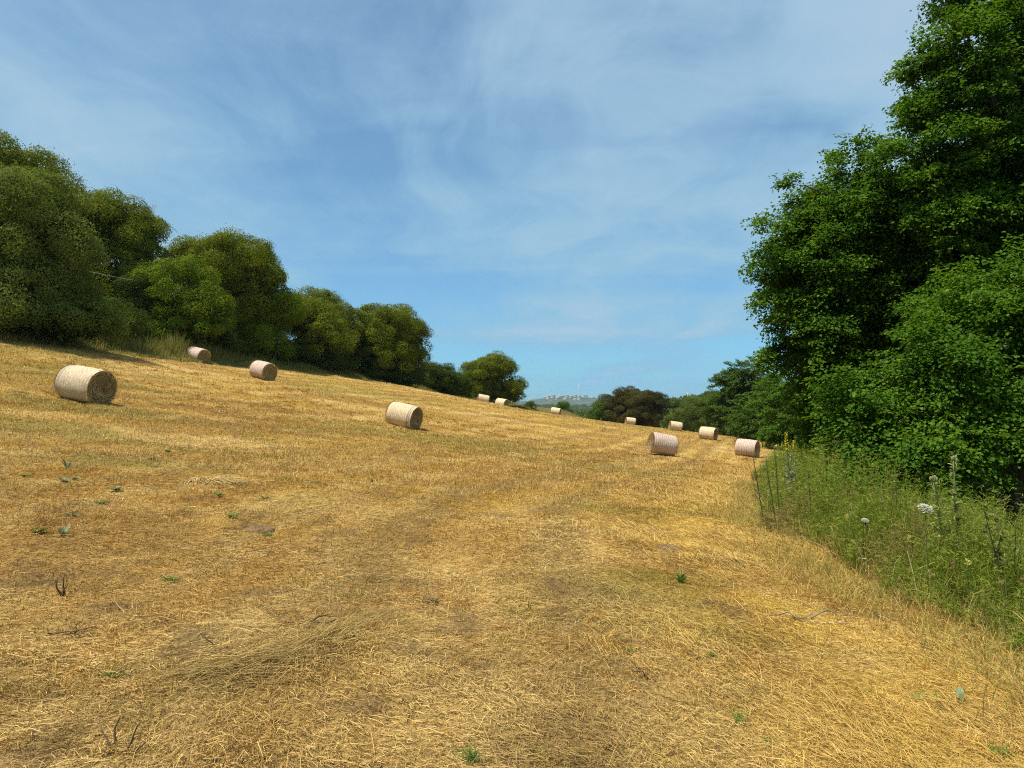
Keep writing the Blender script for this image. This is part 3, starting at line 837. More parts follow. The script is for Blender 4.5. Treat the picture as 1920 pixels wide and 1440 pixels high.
def big_trees():
    T = clump_tree
    U = 'dark shrubs added to darken the ditch under the big right trees'  # added shrubs: they cover lit ground so the gap under the trees stays dark
    T('shrub', 'dark shrub added to darken the gap behind the spiny thistle', 'shrub', (13.2, 19.8), [E(1850, 905, 19.5, 90, 55), E(1960, 890, 20, 90, 75)], M_dusk, seed=61, clump=.6, leaf=.09, tr=.05, group=U)
    T('shrub', 'dark shrub added to darken the ditch behind the white flowers left of the thistle', 'shrub', (10.2, 18.6), [E(1700, 905, 18.4, 80, 45), E(1620, 890, 19, 60, 45)], M_dusk, seed=62, clump=.6, leaf=.09, tr=.05, group=U)
    S = spray_tree
    G = 'big broadleaf trees over the bank on the right'
    S('alder_tree', 'tallest broadleaf tree rising past the top right corner of the picture', 'tree', (13.6, 20.5),
      [E(1885, 170, 19.5, 150, 230), E(1950, -160, 20, 150, 230), E(1900, 480, 20.5, 190, 240), E(1760, 330, 19.5, 100, 120), E(2050, 250, 19.5, 170, 320), E(1770, 520, 20.2, 130, 110)], M_alder, seed=51, boughs=560, sprays=34, nleaf=24, leaf=.088, inner=.34, tr=.34, bough_len=1.45, group=G)
    S('alder_tree', 'broad leaning broadleaf tree reaching furthest left over the field edge', 'tree', (10.3, 23.0),
      [E(1600, 450, 22, 100, 150), E(1540, 510, 21.5, 72, 85), E(1650, 640, 22, 130, 200), E(1640, 740, 21, 80, 120), E(1690, 440, 21.5, 90, 120), E(1545, 610, 21.5, 60, 70)], M_alder, seed=52, boughs=480, sprays=34, nleaf=24, leaf=.086, inner=.32, tr=.28, bough_len=1.25, group=G,
      tips=[(*at(1500, 345, 21.5), -.5, 0, .9, .55), (*at(1585, 300, 21.5), -.1, 0, 1, .6), (*at(1475, 505, 21), -1, 0, -.1, 1.0), (*at(1480, 545, 21), -1, 0, -.3, .8), (*at(1470, 430, 21), -.9, 0, .5, .8), (*at(1520, 660, 21), -1, 0, -.3, .7)])
    S('alder_tree', 'nearest broadleaf tree with bright sprays drooping over the weeds at the right edge', 'tree', (10.4, 15.6),
      [E(1930, 590, 14.8, 125, 105), E(1800, 680, 14.2, 80, 62), E(1900, 735, 14, 95, 50), E(1720, 845, 13.8, 100, 48), E(1670, 790, 14.6, 60, 60), E(2060, 640, 15, 120, 170)], M_alder, seed=53, boughs=260, sprays=28, nleaf=24, leaf=.076, inner=.36, tr=.26, bough_len=1.25, hang=.4, group=G,
      tips=[(*at(1660, 820, 14), -1, -.2, -.2, .8), (*at(1680, 870, 13.5), -.9, -.4, -.2, .8), (*at(1660, 880, 14.5), -1, -.2, -.2, .7), (*at(1730, 880, 12.8), -.3, -1, -.3, .8)])


# ------------------------------------------------------------------ bales
def bale_mats():
    def wrap(name, base, band, stripe_amt, stripe_n, bands):
        t = NT(name)
        tc = t.n('ShaderNodeTexCoord'); ob = tc.outputs['Object']
        sx = t.n('ShaderNodeSeparateXYZ', i0=ob)
        x = sx.outputs[0]
        wob = t.math('MULTIPLY', t.math('SUBTRACT', t.noise(ob, 2.0, 3), .5), .05)
        xx = t.math('ADD', x, wob)
        st = t.math('SINE', t.math('MULTIPLY', xx, stripe_n * 6.283))
        st = t.maprange(st, -.15, .75)
        st = t.math('MULTIPLY', st, t.maprange(t.noise(ob, 5, 4), .3, .6, .55, 1.0))
        c = t.mix(t.math('MULTIPLY', st, stripe_amt), base, band)
        mp = t.n('ShaderNodeMapping', Vector=ob); mp.inputs['Scale'].default_value = (14, 3, 3)
        fib = t.noise(mp.outputs[0], 5, 6, .75, .5)
        c = t.mix(1.0, c, t.ramp(fib, [(.30, (.72, .66, .58)), (.5, (1.04, 1.02, .99)), (.70, (1.24, 1.23, 1.2))]), 'MULTIPLY')
        blot = t.noise(ob, 3.2, 5, .65)
        c = t.mix(t.maprange(blot, .52, .70, 0, .5), c, (.34, .235, .12))
        for bx, bw in bands:
            m = t.math('ABSOLUTE', t.math('SUBTRACT', xx, bx))
            c = t.mix(t.maprange(m, bw, bw * .45, 0, .8), c, (.13, .15, .19))
        p = t.n('ShaderNodeBsdfPrincipled', Base_Color=c, Roughness=.6)
        p.inputs['Specular IOR Level'].default_value = .25
        bm = t.n('ShaderNodeBump', Height=t.math('ADD', fib, blot), Strength=.9, Distance=.04)
        t.set(p.inputs['Normal'], bm.outputs[0])
        return t.surf(p.outputs[0])
    t = NT('bale_end_straw')
    ob = t.n('ShaderNodeTexCoord').outputs['Object']
    s = t.n('ShaderNodeSeparateXYZ', i0=ob)
    rr = t.math('SQRT', t.math('ADD', t.math('POWER', s.outputs[1], 2.0), t.math('POWER', t.math('SUBTRACT', s.outputs[2], .55), 2.0)))
    n = t.noise(ob, 4, 5, .7)
    ring = t.math('SINE', t.math('ADD', t.math('MULTIPLY', rr, 75), t.math('MULTIPLY', n, 14)))
    f = t.math('ADD', t.math('MULTIPLY', ring, .09), t.noise(ob, 16, 6, .75))
    c = t.ramp(f, [(.28, (.05, .03, .010)), (.52, (.21, .13, .038)), (.80, (.50, .36, .14))])
    p = t.n('ShaderNodeBsdfPrincipled', Base_Color=c, Roughness=.9)
    bm = t.n('ShaderNodeBump', Height=f, Strength=1.0, Distance=.05)
    t.set(p.inputs['Normal'], bm.outputs[0])
    end = t.surf(p.outputs[0])
    W = {
        'cream': wrap('net_wrap_cream', (.60, .48, .31), (.44, .32, .19), .6, 9, ()),
        'cream_left_bands': wrap('net_wrap_cream_banded_left', (.60, .49, .33), (.44, .32, .20), .5, 9, ((-.585, .022), (-.53, .018), (-.64, .012))),
        'cream_right_bands': wrap('net_wrap_cream_banded_right', (.61, .49, .31), (.44, .32, .18), .5, 9, ((.50, .03), (.585, .018))),
        'pink': wrap('net_wrap_pink', (.54, .43, .355), (.33, .215, .165), .8, 8.5, ()),
    }
    return W, end


BL, BR = 1.36, .615


def bale_meshes(W, end, seed=0):
    """Shared mesh data for one bale: net wrap and its two straw ends (axis on local X, base at z = 0)."""
    r = np.random.default_rng(seed)
    k = 72; m = 22
    th = np.linspace(0, 2 * np.pi, k, endpoint=False)
    xs = np.linspace(-BL / 2, BL / 2, m)

    def prof(x, th):
        e = np.abs(x) / (BL / 2)
        rad = BR * (1 - .045 * e ** 6) + .045 * (fbm(x * 2.2 + 5 + seed, np.cos(th) * 1.3 + np.sin(th) * 1.1 + 9, 3) - .5)
        y = rad * np.cos(th); z = rad * np.sin(th)
        return y * (1 + .05 * np.clip(-z / BR, 0, 1)), np.maximum(z, -BR * .89)
    X, T = np.meshgrid(xs, th, indexing='ij')
    y, z = prof(X, T)
    V = np.stack([X, y, z + BR * .89], -1).reshape(-1, 3)
    i = np.arange(m - 1)[:, None] * k; j = np.arange(k)[None, :]
    Q = np.stack([i + j, i + (j + 1) % k, i + k + (j + 1) % k, i + k + j], -1).reshape(-1, 4)[:, ::-1]
    wrap = mesh_obj('net_wrap', V, Q, W['cream'], None, True)
    n = 260
    xa = (r.random(n) - .5) * BL; ta = r.random(n) * 6.28; ya, za = prof(xa, ta)
    p = np.c_[xa, ya, za + BR * .89]; nn = np.c_[np.zeros(n), np.cos(ta), np.sin(ta)]
    d = norm(np.c_[r.normal(size=n) * .5, -np.sin(ta) * 1.0, np.cos(ta) * 1.0] * np.sign(r.random(n) - .5)[:, None] + nn * (.1 + .35 * r.random(n))[:, None])
    L = .05 + .11 * r.random(n); wv = norm(np.cross(d, nn)) * (.003 + .004 * r.random(n))[:, None]
    Vf = np.stack([p - wv, p + wv, p + d * L[:, None] + wv * .4, p + d * L[:, None] - wv * .4], 1).reshape(-1, 3); Vf[:, 2] = np.maximum(Vf[:, 2], 0)
    fuzz = mesh_obj('loose_straw', Vf, np.arange(n)[:, None] * 4 + np.array([0, 1, 2, 3]), M_straw, None, fcol=np.array([.60, .47, .26]) * (.7 + .5 * r.random(n))[:, None])
    fuzz['kind'] = 'stuff'
    parts = [fuzz]
    for sgn in (-1, 1):
        nr = 16
        b = MB(); rs = np.linspace(1.0, .02, nr)
        A, Tn = np.meshgrid(rs, th, indexing='ij')
        ye, ze = prof(np.full_like(Tn, sgn * BL / 2), Tn)
        bulge = .05 * (1 - A ** 2) + .010 * np.sin(A * 46 + 2.2 * np.sin(Tn * 2 + seed)) * (A < .97) + .05 * (fbm(A * 3 * np.cos(Tn) + 5, A * 3 * np.sin(Tn) + seed, 3) - .5) * (A < .97)
        V = np.stack([sgn * (BL / 2 - .012 + bulge * (A < .99)), ye * A * .995, ze * A * .995 + BR * .89], -1).reshape(-1, 3)
        i = np.arange(nr - 1)[:, None] * k
        Q = np.stack([i + j, i + (j + 1) % k, i + k + (j + 1) % k, i + k + j], -1).reshape(-1, 4)
        if sgn > 0: pass
        else: Q = Q[:, ::-1]
        n = 900
        a = r.random(n) * 6.28; rr = BR * (.12 + .86 * r.random(n) ** .6)
        p = np.c_[np.full(n, sgn * (BL / 2 + .015)), rr * np.cos(a), np.maximum(rr * np.sin(a), -BR * .87) + BR * .89]
        tang = np.c_[sgn * (.05 + .35 * r.random(n)), -np.sin(a), np.cos(a)] + r.normal(size=(n, 3)) * .25
        d = norm(tang); L = .07 + .2 * r.random(n); w = .008 + .010 * r.random(n)
        sd = norm(np.cross(d, np.broadcast_to([1.0, 0, 0], d.shape)))
        Vb = np.stack([p - sd * w[:, None] * .5, p + sd * w[:, None] * .5, p + d * L[:, None] + sd * w[:, None] * .3, p + d * L[:, None] - sd * w[:, None] * .3], 1).reshape(-1, 3)
        Vb[:, 2] = np.maximum(Vb[:, 2], .0)
        Qb = np.arange(n)[:, None] * 4 + np.array([0, 1, 2, 3]) + len(V)
        cb = np.array([.5, .36, .15]) * (.5 + .8 * r.random(n))[:, None]
        o = mesh_obj('straw_end', np.r_[V, Vb], np.r_[Q, Qb], None, None, False, fcol=np.r_[np.ones((len(Q), 3)), cb],
                     mats=[end, M_straw], midx=np.r_[np.zeros(len(Q)), np.ones(n)])
        parts.append(o)
    return wrap, parts


def make_bales():
    W, end = bale_mats()
    protos = [bale_meshes(W, end, s) for s in (1, 2, 3)]
    G = 'round hay bales lying on the mown field'
    data = [
        # photo pixel of the bale's base centre, distance, axis yaw, size, wrap, label
        (157, 750, 24.6, -17, 1.00, 'cream_left_bands', 'largest looking cream bale with grey bands, on the slope at far left'),
        (369, 677, 57.0, -27, 1.00, 'pink', 'pink bale by the bright green bush, farthest left of the two along the hedge'),
        (491, 708, 49.5, -35, 1.02, 'pink', 'pink striped bale in front of the hedge with its brown straw end facing right'),
        (754, 797, 36.0, -22, 1.00, 'cream_right_bands', 'cream bale with a grey band near its right end, alone in mid field'),
        (904, 755, 93.0, 8, .98, 'cream', 'left one of two cream bales under the far hedge tree'),
        (940, 764, 95.0, -36, 1.02, 'cream', 'cream bale showing its right end, right one of two under the far hedge tree'),
        (1041, 778, 113.0, -14, 1.0, 'cream', 'lone small cream bale on the skyline in front of the little green tree'),
        (1181, 796, 112.0, 4, 1.0, 'cream', 'small cream bale in front of the dark russet tree'),
        (1265, 807, 89.0, 2, 1.0, 'cream', 'cream bale in front of the grey green bush right of the russet tree'),
        (1327, 821, 68.0, -33, 1.0, 'cream', 'cream bale in front of the tall layered tree'),
        (1238, 855, 43.5, 8, 1.05, 'pink', 'pink striped bale tilting down to the right, nearest on the right side of the field'),
        (1400, 856, 51.0, -36, 1.0, 'pink', 'pink striped bale close to the weedy bank, rightmost of all bales'),
    ]
    used = set()
    for i, (px, py, Y, yaw, sc, wrapname, label) in enumerate(data):
        p = at(px, py, Y); x, y = p[0], p[1]
        z = h1(x, y)
        root = empty('hay_bale', (x, y, z - .02), label, 'hay bale', G)
        a = R(yaw); ax = np.array([math.cos(a), math.sin(a)]); bx = np.array([-math.sin(a), math.cos(a)])
        d1 = (h1(x + ax[0] * .6, y + ax[1] * .6) - h1(x - ax[0] * .6, y - ax[1] * .6)) / 1.2
        d2 = (h1(x + bx[0] * .5, y + bx[1] * .5) - h1(x - bx[0] * .5, y - bx[1] * .5)) / 1.0
        X = Vector((ax[0], ax[1], d1)).normalized(); Yv = Vector((bx[0], bx[1], d2)); Z = X.cross(Yv).normalized(); Yv = Z.cross(X)
        root.rotation_euler = Matrix((X, Yv, Z)).transposed().to_euler()
        if i == 10:      # this one lies tipped over a hollow
            root.rotation_euler = (Matrix.Rotation(R(7.5), 3, 'Y') @ root.rotation_euler.to_matrix()).to_euler(); root.location.z += .01
        root.scale = (sc, sc, sc)
        k = i % 3; w, ends = protos[k]
        for src in (w, *ends):
            o = src if k not in used else src.copy()
            if k in used: COL.objects.link(o)
            o.parent = root
            if src is w:
                o.material_slots[0].link = 'OBJECT'; o.material_slots[0].material = W[wrapname]
        used.add(k)


# ------------------------------------------------------------------ single plants and debris
GREEN = np.array([.125, .195, .038]); GLAUC = np.array([.20, .255, .14])


def rosette(name, label, cat, px, py, n, ln, wd, el, col, group=None, seed=0, p=None):
    """Low plant of broad leaves fanning from one root."""
    r = np.random.default_rng(seed)
    p = ground_at(px, py) if p is None else p
    root = empty(name, p, label, cat, group)
    az = r.random(n) * 6.28; e = el * (.5 + .9 * r.random(n))
    d = np.c_[np.cos(az) * np.cos(e), np.sin(az) * np.cos(e), np.sin(e)]
    L = ln * (.6 + .6 * r.random(n)); W = wd * (.7 + .6 * r.random(n))
    pos = r.normal(size=(n, 3)) * .01; pos[:, 2] = .005
    nn = np.c_[-np.cos(az) * np.sin(e), -np.sin(az) * np.sin(e), np.cos(e)] + r.normal(size=(n, 3)) * .2
    V, Q = leaves_hex(pos, d, nn, L * .72, W * .72)
    mesh_obj('leaves', V, Q, M_plain, root, fcol=np.repeat(np.asarray(col) * (.7 + .6 * r.random(n))[:, None], 2, axis=0))
    return root


def grass_tuft(name, label, cat, px, py, n, ln, col, group=None, seed=0, w=.004, p=None, el=1.0):
    r = np.random.default_rng(seed)
    p = ground_at(px, py) if p is None else p
    pos = np.c_[r.normal(size=(n, 2)) * ln * .18, np.zeros(n)]
    V, Q = blades(pos, r.random(n) * 6.28, el + .5 * (r.random(n) - .3), ln * (.5 + .6 * r.random(n)), np.full(n, w), .1 + .3 * r.random(n), r.random(n) * 3, .15)
    o = mesh_obj(name, V, Q, M_plain, fcol=np.repeat(np.asarray(col) * (.6 + .8 * r.random(n))[:, None], 2, axis=0))
    o.location = Vector(p)
    return tag(o, label, cat, group)


def twigs(name, label, px, py, segs, col, rad=.006, group=None, seed=0, cat='dead twig'):
    """Branched dry twigs: segs = [(start offset, end offset)] in metres."""
    r = np.random.default_rng(seed)
    p = ground_at(px, py); b = MB()
    for s, e in segs:
        b.tube(limb(np.array(s, float), np.array(e, float), 7, .32, 0, r), np.linspace(rad, rad * .45, 7), 5, col)
    o = b.build(name, M_wood, None); o.location = Vector(p)
    return tag(o, label, cat, group)


def field_plants():
    GW = 'small green weeds scattered in the stubble'
    spots = [(215, 920, .16), (410, 930, .13), (435, 970, .12), (120, 903, .16), (48, 895, .14), (315, 847, .14), (510, 843, .2), (700, 903, .13),
             (190, 945, .12), (135, 968, .12), (500, 1005, .12), (285, 862, .13), (140, 900, .12), (70, 1000, .12), (497, 935, .1), (585, 905, .1)]
    for i, (px, py, s) in enumerate(spots):
        rosette('thistle_rosette', 'small green weed rosette among the dry stubble of the left half', 'weed', px, py, 11, s, s * .34, .45, (GREEN if i % 3 else GLAUC) * .8, GW, 100 + i)
    rosette('thistle_rosette', 'blue grey leafy weed standing up near the left picture edge', 'weed', 125, 880, 7, .22, .1, 1.0, GLAUC, GW, 131)
    rosette('thistle_rosette', 'pale blue green weed in a dip low at the left', 'weed', 118, 1005, 8, .13, .06, .8, GLAUC, GW, 132)
    rosette('broadleaf_weed', 'leafy green weed with upright leaves in the middle of the right lane', 'weed', 1278, 1092, 9, .15, .07, .9, GREEN * 1.1, None, 133)
    rosette('broadleaf_weed', 'single upright grey green leaf in yellow grass below the bank', 'weed', 1735, 1222, 3, .14, .055, 1.2, GLAUC, None, 134)
    rosette('broadleaf_weed', 'wide flat green leaf lying in the grass at lower right', 'weed', 1742, 1312, 3, .11, .09, .25, GREEN * 1.1, None, 135)
    rosette('broadleaf_weed', 'upright pale green leaf right of the wide flat leaf', 'weed', 1800, 1315, 3, .11, .06, 1.1, GLAUC * 1.1, None, 136)
    GT = 'bright green grass tufts in the stubble'
    grass_tuft('grass_tuft', 'bright green tuft at the bottom edge right of the dark forked twigs', 'grass tuft', 885, 1428, 60, .10, GREEN * 1.3, GT, 141)
    grass_tuft('grass_tuft', 'green tuft at the foot of the thin dark twig on the right', 'grass tuft', 1180, 1226, 40, .09, GREEN * 1.2, GT, 142)
    grass_tuft('grass_tuft', 'flat green tuft right of the upright dark stub', 'grass tuft', 320, 1090, 50, .12, GREEN, GT, 143, el=.5)
    grass_tuft('grass_tuft', 'dark green tuft below the left end of the hay swath', 'grass tuft', 210, 1270, 40, .10, GREEN * .8, GT, 144, el=.5)
    grass_tuft('grass_tuft', 'small green tuft in the stubble right of the thin dark twig', 'grass tuft', 1335, 1232, 40, .07, GREEN * 1.1, GT, 145)
    grass_tuft('grass_tuft', 'yellow green tuft low right of centre near the bottom edge', 'grass tuft', 1385, 1356, 50, .1, GREEN * 1.5, GT, 146)
    grass_tuft('grass_tuft', 'faint green tuft at the bottom edge, right of the yellow green one', 'grass tuft', 1440, 1396, 40, .06, GREEN * 1.3, GT, 147)
    grass_tuft('grass_tuft', 'green tuft in the bottom right corner', 'grass tuft', 1870, 1420, 60, .12, GREEN * 1.4, GT, 148)
    grass_tuft('dry_grass_clump', 'dry straw coloured grass clump at the foot of the bank near the right edge', 'grass clump', 1862, 1185, 70, .34, np.array([.46, .34, .14]), None, 149, .006, el=1.1)
    YF = 'tiny yellow flowers in the stubble'
    rosette('yellow_flower', 'tiny yellow flower in the stubble left of centre', 'flower', 563, 957, 9, .05, .035, .7, np.array([.62, .48, .03]), YF, 137)
    rosette('yellow_flower', 'tiny yellow flower in the stubble in front of the fallen branch', 'flower', 1418, 1184, 9, .035, .025, .7, np.array([.62, .48, .03]), YF, 138)
    SC = 'brown clods of soil in the stubble'
    for i, (px, py, rad, lab) in enumerate(((488, 995, .16, 'brown clod of soil with dry roots beside a small green weed'), (1248, 1030, .15, 'dark brown clod of soil and roots left of the straw lane'), (805, 1130, .07, 'small dark clod right above the end of the hay swath'))):
        r = np.random.default_rng(170 + i); p = ground_at(px, py)
        th, ph = np.meshgrid(np.linspace(0, 2 * np.pi, 28, endpoint=False), np.linspace(0, np.pi / 2, 9))
        q = rad * (.75 + .6 * fbm(3 * np.cos(th) * np.sin(ph) + 7 * i, 3 * np.sin(th) * np.sin(ph) + 4 * ph, 4))
        V = np.stack([q * np.sin(ph) * np.cos(th), q * np.sin(ph) * np.sin(th) * .8, q * np.cos(ph) * .38 - .012], -1).reshape(-1, 3)
        j = np.arange(8)[:, None] * 28; k = np.arange(28)[None, :]
        Q = np.stack([j + k, j + 28 + k, j + 28 + (k + 1) % 28, j + (k + 1) % 28], -1).reshape(-1, 4)
        m = 160; a = r.random(m) * 6.28; rr = rad * r.random(m) ** .6
        rt = np.c_[rr * np.cos(a), rr * np.sin(a) * .8, np.maximum(.34 * (rad - rr), 0)]
        Vb, Qb = blades(rt, r.random(m) * 6.28, r.random(m) * 1.1, .04 + .08 * r.random(m), np.full(m, .003), .1 + .3 * r.random(m), r.random(m) * 3, .4)
        o = mesh_obj('soil_clod', np.r_[V, Vb], np.r_[Q, Qb + len(V)], M_wood, fcol=np.r_[np.full((len(Q), 3), (.15, .095, .05)), np.repeat(np.array([.30, .20, .08]) * (.6 + .8 * r.random((m, 1))), 2, axis=0)])
        o.location = Vector(p); tag(o, lab, 'soil clod', SC)
    dk = (.085, .058, .038)
    GD = 'dark dead twigs and stubs in the stubble'
    twigs('dead_twig', 'dark upright stub with splayed tips at middle left', 120, 1118, [((0, 0, -.02), (-.05, 0, .13)), ((.005, 0, 0), (-.01, .02, .15)), ((.01, 0, -.01), (.03, 0, .09)), ((0, 0, 0), (-.09, .03, .09))], dk, .007, GD, 151)
    twigs('dead_twig', 'black forked twigs at the bottom left corner area', 235, 1412, [((0, 0, -.01), (-.13, .05, .09)), ((0, 0, 0), (.05, .03, .12)), ((-.05, .02, .04), (-.05, .05, .13)), ((.01, 0, 0), (.09, -.01, .05)), ((0, 0, .01), (-.06, -.05, .03))], dk, .0055, GD, 152)
    twigs('dead_twig', 'thin dark twig slanting in the stubble right of centre', 1220, 1275, [((0, 0, -.01), (-.11, .02, .10)), ((-.06, .01, .05), (-.12, .03, .06)), ((-.02, 0, .01), (-.05, -.02, .05))], dk, .005, GD, 153)
    twigs('dead_twig', 'dark stick lying above the right part of the hay swath', 595, 1172, [((-.25, 0, .02), (.12, .03, .03)), ((-.05, .01, .02), (.05, .06, .05))], dk, .008, GD, 154)
    twigs('dead_twig', 'brown curved stick left of the hay swath', 300, 1275, [((-.12, 0, .015), (.2, .03, .03))], (.10, .06, .035), .007, GD, 155)
    twigs('dead_twig', 'short dark twig pointing up left above the hay swath', 398, 1215, [((.03, 0, 0), (-.06, .01, .07))], (.09, .055, .03), .005, GD, 156)
    twigs('dead_twig', 'spread of thin dark twigs near the left edge below the stub', 130, 1195, [((-.14, .02, .02), (.1, -.02, .03)), ((-.02, 0, .02), (.13, .05, .05)), ((.03, 0, .02), (.05, .04, .08))], dk, .005, GD, 157)
    twigs('dry_stalk', 'pale dry stalk lying slantwise right of the hay swath', 650, 1273, [((-.17, .07, .03), (.15, -.1, .02))], (.56, .42, .20), .005, None, 158, 'dry stalk')
    twigs('dead_branch', 'grey fallen branch with dead leaves in front of the bank', 1510, 1165, [((-.3, .1, .03), (.32, -.12, .02)), ((-.1, .03, .03), (.1, .08, .06)), ((.05, 0, .03), (.3, .06, .04)), ((-.2, .06, .03), (-.3, -.03, .03))], (.23, .19, .14), .008, None, 159, 'fallen branch')
    twigs('dry_stalk', 'long pale dead stalk leaning at the foot of the bank', 1642, 1080, [((0, 0, 0), (-.26, .02, .42)), ((-.1, .01, .2), (-.2, 0, .22))], (.42, .34, .20), .008, None, 160, 'dry stalk')
    for i, (px, py) in enumerate(((1232, 1360), (1150, 1330))):
        pass
    # swath of cut hay left lying in a curve
    r = np.random.default_rng(77)
    ctl = np.array([ground_at(*q) for q in ((330, 1275), (430, 1255), (520, 1240), (600, 1205), (660, 1180), (725, 1160))])
    n = 3600
    t = r.random(n) * (len(ctl) - 1.001); i = t.astype(int); f = (t - i)[:, None]
    c = ctl[i] * (1 - f) + ctl[i + 1] * f; tg = norm(ctl[i + 1] - ctl[i]); nn = np.c_[-tg[:, 1], tg[:, 0]]
    off = r.normal(size=n) * .15 * (.6 + .8 * fbm(t * 2.5, t * 0 + 3, 3)); c[:, :2] += nn * off[:, None]
    c[:, 2] = H(c[:, 0], c[:, 1]) + .055 * np.exp(-(off / .11) ** 2) * r.random(n)
    az = np.arctan2(tg[:, 1], tg[:, 0]) + r.normal(size=n) * .38 + np.pi * r.integers(0, 2, n)
    V, Q = blades(c, az, r.normal(size=n) * .12, .14 + .2 * r.random(n), np.full(n, .0026), .05 + .1 * r.random(n), r.normal(size=n) * .6, .5)
    cc = lerp(np.broadcast_to(np.array([.24, .165, .050]), (n, 3)), np.array([.44, .30, .10]), r.random(n))
    tag(mesh_obj('hay_swath', V, Q, M_straw, fcol=np.repeat(cc, 2, axis=0)), 'curved swath of greyish cut hay in the left foreground', 'hay swath')
    p = ground_at(395, 905); n = 1600
    a = r.random(n) * 6.28; q = r.random(n) ** .5
    c = np.c_[np.cos(a) * q * .50, np.sin(a) * q * .4, .07 * (1 - q ** 2)] + p
    V, Q = blades(c, a + 1.57 + r.normal(size=n) * .5, -.1 + .3 * r.random(n), .2 + .2 * r.random(n), np.full(n, .008), .1 + .2 * r.random(n), r.normal(size=n) * .5, .5)
    tag(mesh_obj('straw_mound', V, Q, M_straw, fcol=np.repeat(np.broadcast_to(PALE * .9, (n, 3)) * (.6 + .6 * r.random((n, 1))), 2, axis=0)), 'pale little mound of straw in the middle left of the field', 'straw mound')


